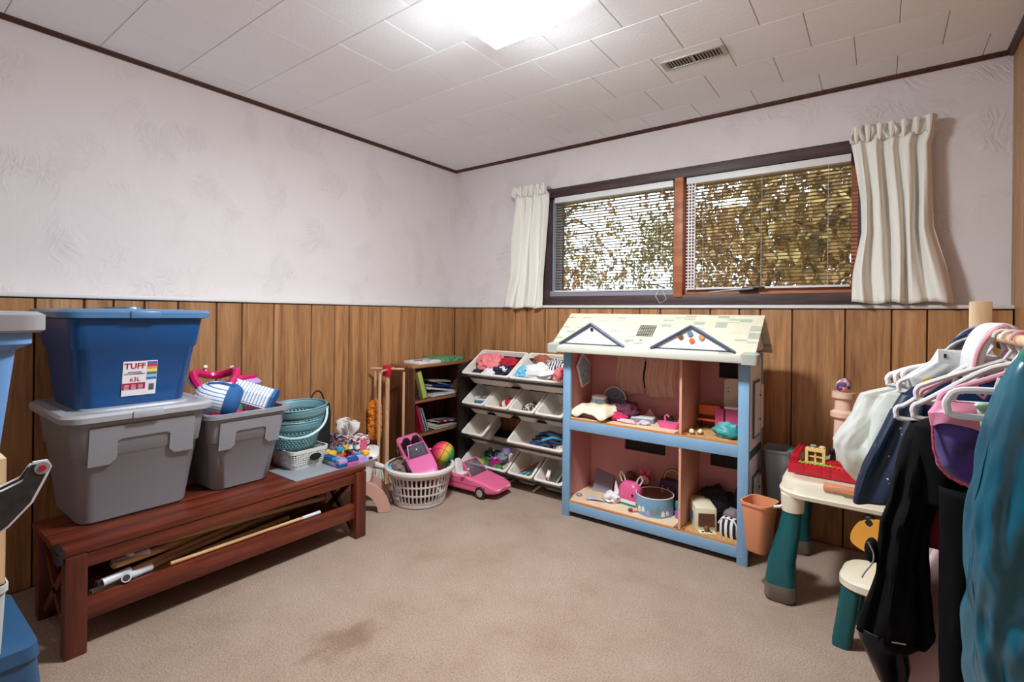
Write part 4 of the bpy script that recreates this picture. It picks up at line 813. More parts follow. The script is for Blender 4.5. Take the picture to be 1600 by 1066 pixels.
# ================================================================ toy bin organiser
m_esp = M('espresso_board', (26, 20, 18), .45, var=.2, vscale=20); m_bin = M('offwhite_bin', (232, 224, 212), .38)
OX0, OX1 = .468, 1.372
og = thing('toy_organizer', 'espresso toy organizer rack with four tilted rows of white bins', 'shelf unit', (0, 0, 0))
for x in (OX0, OX1-.018): MB().prism([(-.46, 0), (-.14, 0), (-.14, .86), (-.19, .86), (-.46, .79)], x, x+.018, 0).build('side_panel', m_esp, og)
TA = math.radians(32); ROWZ = (.745, .53, .315, .105); cs, sn = math.cos(TA), math.sin(TA)
for z in ROWZ:
    MB().tube([(OX0+.018, -.452, z-.022), (OX1-.018, -.452, z-.022)], .0085, 8).build('front_rail', m_esp, og)
    MB().tube([(OX0+.018, -.225, z+.11), (OX1-.018, -.225, z+.11)], .0085, 8).build('rear_rail', m_esp, og)
MB().box(OX0+.018, OX1-.018, -.15, -.145, .1, .3).box(OX0+.018, OX1-.018, -.15, -.145, .6, .8).build('back_board', m_esp, og)
def bin_(label, x0, x1, z, name='storage_bin'):
    """tilted open bin; opening front lip at y -.455, height z"""
    t = thing(name, label, 'bin', ((x0+x1)/2, -.455, z), rot=(TA, 0, 0), group='white bins in the toy organizer'); w, d, h = x1-x0, .295, .125
    def s(g, zz, k=0): return ([(x, y+d/2) for x, y in rrect(w-.028-k*.05+g, d-.028-k*.06+g, .02, 4)], zz)
    b = MB(); b.lo([s(0, -h, 1), s(.004, -h+.006, .96), s(0, -.012, .06), s(0, -.012, 0), s(.026, -.012), s(.028, -.004), s(.022, 0), s(-.004, 0), s(-.008, -.006), s(-.008, -h+.008, .98)]); b.build('shell', m_bin, t); return t
def inbin(x, u, dz, z):
    """world point: x, distance u up the opening from the front lip, height dz above the bin floor"""
    hh = -.117+dz; return (x, -.455+u*cs-hh*sn, z+u*sn+hh*cs)
TR = (TA*.55, 0, 0)
xs = [.492, .702, .913, 1.127, 1.345]
R1, R2, R3, R4 = ROWZ
bin_('wide white bin of pink and navy clothes, top row', xs[0], .918, R1); bin_('wide white bin of pale blue doll clothes, top row', .922, xs[4], R1)
for k, l in enumerate(('small white bin with a blue boat, second row', 'small white bin with a red cup, second row', 'small white bin with brown bits, second row', 'empty small white bin beside the dollhouse, second row')): bin_(l, xs[k]+.003, xs[k+1]-.003, R2)
bin_('nearly empty small white bin, third row', xs[0]+.003, xs[1]-.003, R3); bin_('wide white bin of blue tubes and sticks, third row', xs[2]-.008, xs[4], R3)
bin_('wide white bin of small mixed toys, bottom row', xs[0], .905, R4); bin_('small white bin of colouring pens, bottom row', .915, 1.117, R4); bin_('small white bin of books and cards next to dollhouse, bottom row', 1.127, xs[4], R4)
f_pink = M('coral_mesh', (236, 130, 134), .8, var=.15, vscale=40, bump=.5, bscale=120); f_navy = M('navy_knit', (34, 38, 62), .85, bump=.3); f_white = M('white_knit', (232, 230, 232), .85, bump=.3); f_red = M('crimson_fleece', (178, 22, 46), .85); f_blue = M('aqua_print', (110, 190, 220), .8, var=.3, vscale=60); f_brown = M('rust_plush', (164, 92, 62), .9, bump=.5)
def inb(label, cat, x, u, dz, z, r, mats, seed, name='doll_clothes', g=None): return cloth(label, cat, inbin(x, u, dz+.025, z), tuple(q*1.25 for q in r), mats, seed, rot=TR, name=name, group=g)
inb('coral pink mesh doll garment in the top row bin', 'doll clothes', .64, .16, .015, R1, (.085, .075, .05), [f_pink], 1)
inb('folded crimson fleece at the back of the top row bin', 'cloth', .80, .17, .03, R1, (.06, .045, .035), [f_red], 2)
inb('navy doll garment at the front of the pink clothes bin', 'doll clothes', .80, .09, .03, R1, (.055, .045, .035), [f_navy, f_white], 3)
inb('white doll garment in the middle of the pink clothes bin', 'doll clothes', .71, .07, .02, R1, (.06, .04, .03), [f_white], 4)
inb('small navy sock at the front corner of the top row bin', 'sock', .58, .075, .02, R1, (.04, .03, .022), [f_navy], 5)
inb('dark navy cuff at the back corner of the top row bin', 'doll clothes', .565, .17, .03, R1, (.025, .035, .03), [f_navy], 6)
inb('aqua patterned doll dress in the pale clothes bin', 'doll clothes', 1.0, .09, .02, R1, (.06, .06, .04), [f_blue], 7)
inb('white ribbed doll sweater in the pale clothes bin', 'doll clothes', 1.11, .10, .025, R1, (.10, .06, .045), [f_white], 8)
inb('rust brown plush toy at the back of the pale clothes bin', 'soft toy', 1.09, .19, .02, R1, (.06, .04, .05), [f_brown], 9, 'soft_toy')
inb('black and white striped doll top in the pale clothes bin', 'doll clothes', 1.20, .17, .03, R1, (.08, .05, .04), [bands('bw_stripe_cloth', [(30, 30, 34), (232, 230, 228)], 0, 55, .8)], 10)
inb('coral pink doll skirt by the dollhouse in the pale clothes bin', 'doll clothes', 1.28, .09, .02, R1, (.045, .055, .045), [f_pink, f_red], 11)
t = thing('toy_boat', 'sky blue toy boat with white rim in a small bin', 'toy boat', inbin(.597, .10, .03, R2), rot=(TA*.5, 0, .2)); t.scale = (1.3, 1.3, 1.3); MB().lo([(rrect(.06, .03, .012), 0), (rrect(.08, .045, .018), .035)]).build('hull', SKY, t); MB().lo([(rrect(.086, .05, .02), .035), (rrect(.086, .05, .02), .043), (rrect(.07, .034, .014), .043), (rrect(.06, .03, .012), .03)]).build('rim', WHT, t); MB().tube([(-.01, .01, .03), (-.005, .02, .1)], .006).build('mast', GRY, t)
t = thing('red_cup', 'red tin with white label lying in a small bin', 'cup', inbin(.83, .10, .06, R2), rot=(.5, 1.0, .6)); t.scale = (1.15, 1.15, 1.15); MB().lathe([(0, -.04), (.03, -.04), (.033, -.036), (.033, .036), (.03, .04), (0, .04)], 18).build('can', RED, t); MB().lathe([(.0335, -.012), (.0335, .012)], 18, cap0=False, cap1=False).build('label', WHT, t); MB().lathe([(.02, .04), (.02, .055), (0, .056)], 14).build('cap', GRY, t)
inb('small yellow sponge beside the red tin', 'sponge', .785, .075, .0, R2, (.025, .02, .02), [M('yellow_sponge', (240, 214, 120), .9)], 13, 'sponge')
inb('clump of brown and white pine cones in a small bin', 'pine cones', 1.03, .10, .0, R2, (.05, .05, .028), [patches('cone_bits', [(96, 74, 60), (220, 214, 206), (60, 48, 40)], 90)], 14, 'pine_cones')
t = thing('pencil', 'dark pencil lying in the nearly empty bin', 'pencil', inbin(.59, .07, .006, R3), rot=(TA, 0, .15)); MB().tube([(-.06, 0, 0), (.05, 0, 0)], .005, 6).build('shaft', GRY, t); MB().tube([(.05, 0, 0), (.064, 0, 0)], [.005, .0006], 6).build('tip', BLK, t)
rn = random.Random(5)
for k, (m, nm) in enumerate(((BLUE, 'bright blue'), (col('navy_tube', (24, 40, 90), .4), 'navy'), (BLK, 'black'), (BLUE, 'royal blue'), (col('navy_tube', (24, 40, 90), .4), 'dark navy'), (SKY, 'light blue'))):
    p = inbin(1.12+.03*k, .08+.03*(k % 4), .04+.012*k, R3); q = thing('toy_tube', f'{nm} flexible toy tube, number of tube pile in the third row bin'.replace(', number of tube pile', ' piled'), 'tube', p, rot=(TA*.6, 0, -.35+.22*k), group='blue tubes in the third row bin')
    MB().tube([(-.12, 0, 0), (-.05, .012, .014), (.03, -.012, .01), (.1, .01, .02)], .009, 8).build('tube', m, q); MB().tube([(.1, .01, .02), (.115, .012, .022)], .011, 8).build('end_cap', BLK, q)
t = thing('wooden_ruler', 'tan wooden ruler along the front of the tube bin', 'ruler', inbin(1.05, .05, .05, R3), rot=(TA, .1, -.25)); MB().box(-.11, .13, -.012, .012, 0, .004).build('stick', m_hand, t); MB().box(-.11, .13, .0121, .013, 0, .005).build('metal_edge', GRY, t)
inb('cluster of yellow and blue beads at the front of the tube bin', 'beads', 1.30, .05, .03, R3, (.035, .025, .02), [patches('bead_print', [(230, 200, 110), (60, 120, 190), (236, 230, 220)], 120)], 15, 'beads')
toys = [(LIME, 'lime cup', (.60, .06)), (GRN, 'green bottle', (.65, .08)), (BLK, 'black blob', (.63, .15)), (PURP, 'purple figure', (.70, .12)), (GRY, 'grey car', (.74, .16)), (HOT, 'magenta block', (.76, .08)), (WHT, 'white tower', (.83, .14)), (BLUE, 'blue block', (.71, .05)), (GRN, 'dark green ball', (.79, .05)), (WHT, 'white bone', (.80, .09)), (RED, 'red ring', (.68, .10)), (BLK, 'black wheel', (.67, .19)), (LAV, 'lavender cup', (.75, .20)), (ORG, 'orange peg', (.73, .045)), (TEAL, 'teal peg', (.64, .11))]
for k, (m, nm, (x, u)) in enumerate(toys):
    q = thing('small_toy', f'{nm} in the wide bottom row bin of mixed toys', 'toy', inbin(x, u, .022, R4), rot=(TA*.5+rn.uniform(-.4, .4), rn.uniform(-.5, .5), rn.uniform(0, 3)), group='mixed toys in the bottom bin'); q.scale = (1.2, 1.2, 1.2)
    if 'cup' in nm or 'bottle' in nm: MB().lathe([(.0, 0), (.022, 0), (.03, .05), (.026, .05), (.018, .008), (0, .008)], 16).build('cup', m, q); MB().lathe([(.031, .044), (.033, .047), (.031, .05)], 16, cap0=False, cap1=False).build('lip', m, q)
    elif 'block' in nm or 'tower' in nm: MB().box(-.025, .025, -.018, .018, 0, .06, ch=.004).build('body', m, q); MB().lathe([(.011, .06), (.011, .07), (0, .07)], 10).build('stud', m, q)
    elif 'ring' in nm or 'wheel' in nm: MB().tube([(.026*math.cos(a), .026*math.sin(a), .02) for a in [2*PI*j/18 for j in range(19)]], .009, 8).build('ring', m, q); MB().ell((0, 0, .02), (.01, .01, .006), 8, 6).build('hub', GRY, q)
    elif 'peg' in nm or 'bone' in nm: MB().tube([(-.035, 0, .015), (.035, 0, .02)], .009, 8).build('shaft', m, q); MB().ell((-.035, 0, .015), (.014, .014, .012), 8, 6).ell((.035, 0, .02), (.014, .014, .012), 8, 6).build('knobs', m, q)
    else: b = MB(); lump(b, (0, 0, .025), (.036, .03, .03), k, .3); b.build('body', m, q); MB().ell((.01, -.015, .055), (.014, .014, .014), 8, 6).build('head', m, q)
for k, (m, nm, dx) in enumerate(((BLUE, 'blue', -.03), (RED, 'red', -.045), (SKY, 'turquoise', -.012), (LIME, 'lime', .012), (GRY, 'grey', .03), (ORG, 'orange', -.02), (GRN, 'green', .045))):
    p = inbin(1.0+dx, .045+.012*k, .035+.008*(k % 3), R4); q = thing('felt_pen', f'{nm} felt pen lying in the small bottom row bin', 'pen', p, rot=(TA*.3, -.25, .95+.1*(k % 4)), group='felt pens in the bottom row bin'); MB().tube([(0, 0, .008), (.13, 0, .012)], .0075, 8).build('barrel', m if nm != 'grey' else GRY, q); MB().tube([(-.03, 0, .007), (.002, 0, .008)], .0085, 8).build('cap', m, q)
book('pale blue book standing in the bottom row bin by the dollhouse', bk('paleblue', (196, 206, 220)), .13, .17, .018, inbin(1.30, .06, .03, R4), (TA, 0, PI/2+.25)); book('green book standing in the bottom row bin by the dollhouse', bk('green', (60, 130, 90)), .12, .15, .014, inbin(1.245, .06, .03, R4), (TA, 0, PI/2+.2))
t = thing('card_deck', 'deck of red and white cards in the bottom row bin', 'cards', inbin(1.19, .07, .03, R4), rot=(TA, .1, .3)); MB().box(-.012, .012, -.03, .03, 0, .09, ch=.001).build('deck', patches('card_print', [(206, 60, 70), (236, 232, 230)], 80), t); MB().box(-.011, .011, -.029, .029, .09, .092).build('card_edges', WHT, t)
# ================================================================ dollhouse
DX0, DX1, DY0, DY1 = 1.435, 2.44, -.60, -.262
m_dhb = M('dollhouse_blue', (132, 172, 206), .5, var=.05, vscale=6); m_dhp = M('dollhouse_pink', (206, 142, 138), .6, var=.06, vscale=5); m_dht = M('dollhouse_divider', (226, 168, 140), .55)
m_dhw = M('dollhouse_white', (224, 222, 230), .5); m_slate = M('dollhouse_slate_trim', (72, 84, 104), .5)
m_lino = M('doll_floor_vinyl', (232, 204, 172), .5, var=.06, vscale=12); m_cork = M('doll_floor_cork', (196, 150, 98), .7, var=.25, vscale=60); m_edge = wood('plywood_edge', (170, 104, 56), (196, 130, 76), (210, 150, 96), .6, axis=0)
dh = thing('dollhouse', 'large open-front dollhouse with blue frame and pink rooms', 'dollhouse', (DX0, DY0, 0)); w = DX1-DX0; d = DY1-DY0
for x in (0, w-.048): MB().box(x, x+.048, 0, .022, 0, .985, ch=.002).build('front_post', m_dhb, dh)
for z0, z1, n in ((.03, .082, 'bottom_rail'), (.505, .562, 'floor_rail'), (.955, .985, 'top_rail')): MB().box(.048, w-.048, .001, .021, z0, z1, ch=.002).build(n, m_dhb, dh)
for x in (0, w-.012): MB().box(x, x+.012, d-.03, d, 0, .985).build('rear_post', m_dhb, dh)
MB().box(.012, .02, .022, d, .03, .985).build('side_wall', m_dhp, dh)
sw = MB().box(w-.02, w-.012, .022, d, .03, .985).build('side_wall', m_dhp, dh)
MB().box(w-.012, w-.004, .03, d-.032, .09, .49).build('side_cladding', m_dhw, dh); s2 = MB().box(w-.012, w-.004, .03, d-.032, .53, .965).build('side_cladding', m_dhw, dh)
for (z0, z1) in ((.14, .40), (.58, .86)):   # shuttered side windows
    fw = MB().box(w-.004, w+.004, .10, .245, z0, z1, ch=.002).build('side_window', m_slate, dh); MB().box(w+.0035, w+.006, .112, .233, z0+.012, z1-.012).build('shutter', m_dhw, fw)
    MB().box(w+.005, w+.012, .24, .29, z0+.03, z1-.03, ch=.002).build('side_shutter', m_dhw, dh)
    for zz in (z0+.08, z1-.08): MB().ell((w+.008, .225, zz), (.004, .004, .005), 8, 6).build('shutter_stud', BLK, dh)
MB().box(w-.012, w-.002, .022, d, .49, .53).build('side_band', m_slate, dh)
# back wall with window openings
xd = .685
def holed(x0, x1, z0, z1, hx0, hx1, hz0, hz1):
    MB().box(x0, hx0, d-.012, d-.004, z0, z1).box(hx1, x1, d-.012, d-.004, z0, z1).box(hx0, hx1, d-.012, d-.004, z0, hz0).box(hx0, hx1, d-.012, d-.004, hz1, z1).build('back_wall', m_dhp, dh)
    MB().box(hx0-.01, hx1+.01, d-.0035, d-.001, hz0-.01, hz1+.01).build('window_dark_panel', M('window_dark_fill', (34, 22, 20), .7), dh)  # dark panel added behind the opening, in place of shade there
    MB().box(hx0-.012, hx1+.012, d-.016, d-.011, hz1, hz1+.012).box(hx0-.012, hx1+.012, d-.016, d-.011, hz0-.012, hz0).box(hx0-.012, hx0, d-.016, d-.011, hz0, hz1).box(hx1, hx1+.012, d-.016, d-.011, hz0, hz1).build('window_trim', m_dhp, dh)
holed(.02, xd, .09, .505, .25, .5, .36, .50); holed(xd, w-.02, .09, .505, .75, .9, .355, .50)
holed(.02, xd, .562, .985, .24, .5, .74, .90); holed(xd, w-.02, .562, .985, .79, .885, .84, .93)
for z0, z1 in ((.09, .505), (.575, .955)): MB().box(xd-.006, xd+.006, .004, d-.012, z0, z1).build('divider_wall', m_dht, dh)
for z in (.082, .562):
    MB().box(.02, w-.02, .004, d-.012, z, z+.011).build('floor_board', m_edge, dh); MB().box(.022, xd-.03, .012, d-.014, z+.011, z+.0135).build('vinyl_floor', m_lino, dh); MB().box(xd+.008, w-.022, .012, d-.014, z+.011, z+.0135).build('cork_floor', m_cork, dh)
    MB().prism([(xd-.03, .006), (xd+.025, .006), (xd+.025, .05), (xd-.01, .05)], z+.0135, z+.0175, 2).build('corner_block', wood('dark_ply', (120, 70, 46), (150, 92, 62), (170, 112, 78), .6, axis=0), dh)
MB().box(.02, w-.02, .02, d-.004, .975, .985).build('attic_floor', m_dhp, dh)
MB().lathe([(.004, 0), (.005, .002), (.002, .003)], 10).xf(Matrix.Translation((w-.024, 0, .045)) @ Matrix.Rotation(PI/2, 4, 'X')).build('screw', m_hub, dh)
# roof: cream shingle print on two slopes, gables, grille
m_roof = M('printed_shingles', (228, 222, 200), .6); nt, N, L = nodes(m_roof); tc = N.new('ShaderNodeTexCoord'); bk_ = N.new('ShaderNodeTexBrick')
for k, c in ((1, (212, 206, 184)), (2, (206, 199, 177)), (3, (204, 196, 174))): bk_.inputs[k].default_value = tuple(lin(x) for x in c)+(1,)
bk_.inputs['Scale'].default_value = 1; bk_.inputs['Brick Width'].default_value = .055; bk_.inputs['Row Height'].default_value = .022; bk_.inputs['Mortar Size'].default_value = .0004
vo = N.new('ShaderNodeTexWhiteNoise'); fl = N.new('ShaderNodeVectorMath'); fl.operation = 'SNAP'; fl.inputs[1].default_value = (.055, .02, .012); L.new(tc.outputs['Object'], bk_.inputs[0]); L.new(tc.outputs['Object'], fl.inputs[0]); L.new(fl.outputs[0], vo.inputs[0])
rv = ramp(nt, [(.0, (196, 210, 214)), (.08, (214, 220, 206)), (.13, (255, 255, 255))], vo.outputs[0]); rv.color_ramp.interpolation = 'CONSTANT'
mx = N.new('ShaderNodeMix'); mx.data_type = 'RGBA'; mx.blend_type = 'MULTIPLY'; mx.inputs[0].default_value = .9; L.new(bk_.outputs[0], mx.inputs[6]); L.new(rv.outputs[0], mx.inputs[7]); L.new(mx.outputs[2], N['Principled BSDF'].inputs['Base Color'])
ry, rz, ey0, ez0, ey1, ez1 = .165, 1.18, -.075, .988, d+.05, .998
RX0, RX1 = -.045, w+.035
def slope(name, ya, za, yb, zb, th=.012): 
    n_ = Vector((0, -(zb-za), (yb-ya))).normalized()*th
    o = [(ya, za), (yb, zb), (yb-n_.y*0, zb-th*1.2), (ya, za-th*1.2)]
    return MB().prism(o if yb > ya else o[::-1], RX0, RX1, 0).build(name, m_roof, dh)
rp = slope('front_roof', ey0, ez0, ry, rz); slope('rear_roof', ey1, ez1, ry, rz)
MB().box(RX0-.008, RX1+.006, ey0-.008, ey0+.03, ez0-.03, ez0+.008, ch=.006).build('eave_board', M('eave_cream', (206, 204, 190), .5), dh)
for x in (RX0-.012, RX1-.052): MB().lo([(rrect(.07, .07, .012, 4, x+.03, ey0+.025), ez0-.034), (rrect(.075, .075, .012, 4, x+.03, ey0+.025), ez0+.012), (rrect(.05, .05, .01, 4, x+.03, ey0+.03), ez0+.022)]).build('eave_corner', M('eave_grey', (176, 176, 166), .5), dh)
MB().prism([(ey0+.06, ez0+.01), (ey1-.06, ez1+.01), (ry, rz-.02)], w-.005, w+.003, 0).build('gable_end', m_dhw, dh)
sr = (rz-ez0)/(ry-ey0)     # roof rise per depth
def gable(xc, hw, zb, zt):
    """dormer standing proud of the front slope"""
    yf = ey0+.012+(zb-ez0)/sr*.4; ybk = ey0+(zt-ez0)/sr
    g = MB(); g.smooth = False; A = g.pts([(xc-hw, yf, zb), (xc+hw, yf, zb), (xc, yf+.006, zt)]); B = g.pts([(xc-hw, ey0+(zb-ez0)/sr+.02, zb), (xc+hw, ey0+(zb-ez0)/sr+.02, zb), (xc, ybk+.05, zt)])
    g.face(A); g.face((A[1], B[1], B[2], A[2])); g.face((A[0], A[2], B[2], B[0])); g.face((B[0], B[1], A[1], A[0])); f = g.build('dormer', m_dhw, dh)
    for s in (-1, 1):
        MB().tube([(xc+s*(hw+.012), yf-.006, zb-.004), (xc, yf-.002, zt+.006)], .0075, 6).build('dormer_edge', m_slate, f)
    MB().box(xc-hw, xc+hw, yf-.004, yf+.002, zb-.002, zb+.002).build('dormer_base_line', m_slate, f); return f, yf
g1, yf1 = gable(.205, .185, 1.01, 1.118); g2, yf2 = gable(.75, .19, 1.01, 1.118)
MB().lathe([(.009, 0), (.009, .001)], 14).xf(Matrix.Translation((.21, yf1-.001, 1.092)) @ Matrix.Rotation(PI/2, 4, 'X')).build('sticker', BLK, g1)
for (x, z, m) in ((.745, 1.087, M('grey_blue_sticker', (110, 130, 160), .5, var=.4, vscale=90)), (.70, 1.07, BRN), (.80, 1.07, M('tan_sticker', (200, 150, 100), .5)), (.755, 1.052, ORG)): MB().lathe([(.0, 0), (.014, 0), (.014, .001)], 7).xf(Matrix.Translation((x, yf2-.002, z)) @ Matrix.Rotation(PI/2, 4, 'X')).build('sticker', m, g2)
RM = Matrix.Translation((.485, ey0+.125, ez0+.125*sr+.0035)) @ Matrix.Rotation(math.atan(sr), 4, 'X')
b = MB()
for k in range(8): b.box(-.045+k*.0122, -.0433+k*.0122, -.045, .045, 0, .002, RM)
for k in range(8): b.box(-.045, .043, -.045+k*.0122, -.0433+k*.0122, 0, .0022, RM)
b.build('roof_grille', BLK, dh)
for (x, y) in ((.40, .05), (.47, .06), (.30, .04)): MB().box(x, x+.014, 0, .012, 0, .001, Matrix.Translation((0, ey0+y, ez0+y*sr+.0035)) @ Matrix.Rotation(math.atan(sr), 4, 'X')).build('roof_sticker', M('tan_sticker', (200, 150, 100), .5), dh)
# little curtains over the upper window
m_tan = fabric('doll_curtain_tan', (244, 204, 180), .3, .06, 20)
for k, (x0, x1) in enumerate(((.195, .365), (.375, .56))):
    q = thing('doll_curtain', ('tan doll curtain panel beside the dollhouse mirror frame', 'tan doll curtain panel next to the dollhouse divider')[k], 'curtain', (DX0, DY0, 0), group='doll curtains'); MB().grid(lambda u, v: (x0+(x1-x0)*u+.006*math.sin(8*v), d-.022+.007*math.sin(u*26+k), .955-.26*v-.006*math.sin(u*5)), 40, 10).build('panel', m_tan, q, solid=.001); MB().tube([(x0-.01, d-.022, .955), (x1+.01, d-.022, .955)], .004, 6).build('rod', m_dht, q)
# ------------- upper left room
FZ = .5755; X = lambda x: x; P = lambda x, y, z=FZ: (x, y, z)
bed = thing('doll_bed', 'doll bed under a cream blanket in the upper dollhouse room', 'doll bed', P(1.60, -.47), -.1); MB().box(-.09, .09, -.09, .13, .0, .042, ch=.008).build('mattress', M('bed_tan', (150, 110, 100), .8), bed)
def blk(u, v): x = -.125+.25*u; y = -.125+.26*v; e = max(abs(u-.5), abs(v-.5))*2; return (x, y, .068-.045*max(0, e-.72)/.28*(1+.3*math.sin(9*u+5*v))+.004*math.sin(20*u+14*v))
MB().grid(blk, 24, 24).build('blanket', M('cream_blanket', (240, 226, 196), .9, var=.06, vscale=60), bed, solid=.003)
for (x, y) in ((-.09, -.09), (.09, -.09), (-.09, .13), (.09, .13)): MB().box(x-.006, x+.006, y-.006, y+.006, 0, .03).build('leg', m_dht, bed)
t = thing('doll_pillow', 'folded grey and white doll pillow on the cream blanket', 'pillow', P(1.572, -.40, .645), .1); MB().lo([(rrect(.09, .06, .015), 0), (rrect(.10, .07, .02), .012), (rrect(.085, .055, .02), .024)]).build('lower_fold', M('grey_cloth_stripe', (150, 160, 176), .8, var=.3, vscale=60), t); MB().lo([(rrect(.085, .055, .015), .024), (rrect(.095, .06, .02), .036), (rrect(.075, .045, .02), .046)]).build('upper_fold', f_white, t)
t = thing('scroll_headboard', 'round white scrollwork doll headboard with grey pattern', 'headboard', P(1.625, -.30, .60), 0); MB().prism([(.075*math.cos(a), .05+.08*math.sin(a)) for a in [PI*k/16 for k in range(17)]]+[(-.075, 0), (.075, 0)], -.004, .004, 1).build('board', M('headboard_filigree', (120, 124, 140), .5, var=.6, vscale=90), t); MB().tube([(.076*math.cos(a), -.004, .05+.082*math.sin(a)) for a in [PI*k/16 for k in range(17)]], .004, 6).build('rim', WHT, t)
cloth('dark burgundy patterned doll dress heaped by the blanket', 'doll clothes', P(1.76, -.42), (.07, .06, .055), [M('burgundy_print', (96, 40, 62), .8, var=.5, vscale=70)], 41, name='doll_dress')
cloth('hot pink doll trousers beside the burgundy dress', 'doll clothes', P(1.735, -.50), (.06, .035, .025), [M('raspberry_cloth', (196, 40, 90), .8)], 42, name='doll_trousers')
t = thing('doll_notebook', 'grey doll case lying flat by the burgundy dress', 'doll case', P(1.86, -.43), .15); MB().box(-.065, .065, -.04, .04, 0, .022, ch=.003).build('case', GRY, t); MB().box(-.06, .06, -.035, .035, .022, .026).build('lid', WHT, t)
t = thing('pink_card', 'dusty pink folded card standing behind the grey doll case', 'card', P(1.87, -.36), .5); MB().prism([(-.04, 0), (.04, 0), (.0, .065)], -.003, .0, 1).build('front', M('dusty_pink_card', (206, 150, 150), .7), t); MB().prism([(-.04, 0), (.04, 0), (.0, .06)], .02, .023, 1).build('back', M('dusty_pink_card', (206, 150, 150), .7), t)
cloth('pale pink doll shoe pair lying near the shelf edge', 'doll shoes', P(1.80, -.53), (.055, .022, .012), [M('pale_pink_cloth', (226, 190, 190), .8)], 43, name='doll_shoe')
cloth('light grey doll sock by the pale pink shoes', 'doll clothes', P(1.90, -.515), (.03, .02, .014), [M('light_grey_cloth', (206, 196, 206), .8)], 44, name='doll_sock')
t = thing('pink_basin', 'pink doll washbasin with rounded ends near the divider', 'doll furniture', P(2.03, -.50), -.1); MB().lo([(rrect(.10, .05, .02), 0), (rrect(.12, .06, .025), .022), (rrect(.12, .06, .025), .03), (rrect(.10, .045, .02), .03)]).build('basin', PINK, t); MB().tube([(-.03, .02, .03), (-.035, .022, .055), (-.02, .02, .065), (-.008, .015, .055)], .005, 6).build('tap', PINK, t)
t = thing('pink_chair_frame', 'pink doll chair frame tipped over by the divider', 'doll chair', P(2.075, -.42), .3); MB().tube([(-.03, 0, .005), (.0, .01, .07), (.02, .0, .09), (.025, .01, .02), (-.01, .03, .01)], .004, 6).build('frame', PINK, t); MB().box(-.02, .02, -.01, .02, .02, .024).build('seat', PINK, t)
cloth('dark green doll scarf at the back of the upper room', 'doll clothes', P(1.97, -.36), (.04, .02, .02), [M('dark_green_cloth', (44, 64, 50), .8)], 45, name='doll_scarf')
q = thing('wall_mirror', 'pentagonal blue and white doll mirror tilted on the pink wall', 'mirror', (1.462, -.42, .83), rot=(.35, 0, 0)); o = [(-.06, .06), (-.045, -.09), (.045, -.1), (.09, .02), (.02, .11)]
MB().prism(o, 0, .012, 0).build('frame', WHT, q); MB().prism([(y*.86, z*.86) for y, z in o], .012, .014, 0).build('glass', M('mirror_blue', (150, 180, 200), .3, var=.3, vscale=40), q)
# ------------- upper right room
t = thing('doll_desk', 'orange doll desk with drawer hung low in the upper small room', 'doll desk', P(2.205, -.36), 0); MB().box(-.055, .055, -.025, .025, .075, .125, ch=.003).build('drawer_box', ORG, t); MB().box(-.055, .055, -.05, .025, .045, .055, ch=.002).build('shelf', ORG, t)
for (x, y) in ((-.05, -.02), (.05, -.02), (-.05, .02), (.05, .02)): MB().box(x-.003, x+.003, y-.003, y+.003, 0, .075).build('leg', BLK, t)
t = thing('doll_cabinet', 'pink doll cabinet with open door in the upper small room', 'doll cabinet', P(2.335, -.40), 0); MB().box(-.04, .07, -.03, .04, .0, .125, ch=.002).build('body', PINK, t); MB().box(-.085, -.04, -.04, -.034, .01, .12, Matrix.Rotation(-.25, 4, 'Z')).build('door', PINK, t); MB().box(-.035, .065, -.036, -.03, .01, .115).build('door', PINK, t); MB().box(-.045, .075, -.035, .045, .125, .137, ch=.003).build('top', WHT, t); MB().ell((-.06, -.05, .07), (.004, .004, .004), 6, 5).build('knob', HOT, t)
q = thing('wall_cabinet', 'white arched doll panel leaning high in the upper small room', 'doll cabinet', (2.33, -.33, .70), 0); MB().prism([(-.065, 0), (.07, 0), (.07, .13), (.03, .145), (-.03, .145), (-.065, .135)], 0, .014, 1).build('panel', M('cream_board', (232, 220, 190), .5), q); MB().box(.03, .068, -.003, 0, .02, .12).build('scroll_print', M('filigree_print', (130, 120, 110), .5, var=.6, vscale=90), q)
for z in (.075, .095): MB().ell((-.045, -.003, z), (.003, .003, .003), 6, 5).build('peg_hole', BLK, q)
MB().tube([(.0, .014, .07), (.0, .055, .07)], .006).build('wall_peg', m_dht, q)
for k, (x, y, r, lb_) in enumerate(((2.165, -.55, .5, 'small cream slipper lying flat near the divider'), (2.20, -.53, .2, 'small cream slipper with dark sole beside its pair'))):
    q = thing('doll_slipper', lb_, 'slipper', P(x, y), r, 'cream doll slippers'); MB().lo([(rrect(.025, .05, .01), 0), (rrect(.026, .052, .01), .006)]).build('sole', BRN, q); MB().ell((0, .006, .01), (.013, .022, .014), 10, 8).build('upper', M('cream_slipper', (234, 220, 180), .8), q)
cloth('teal crumpled doll dress by the blue front post', 'doll clothes', P(2.335, -.53), (.07, .04, .04), [M('teal_satin_doll', (60, 150, 150), .45, var=.2, vscale=50)], 47, name='doll_dress')
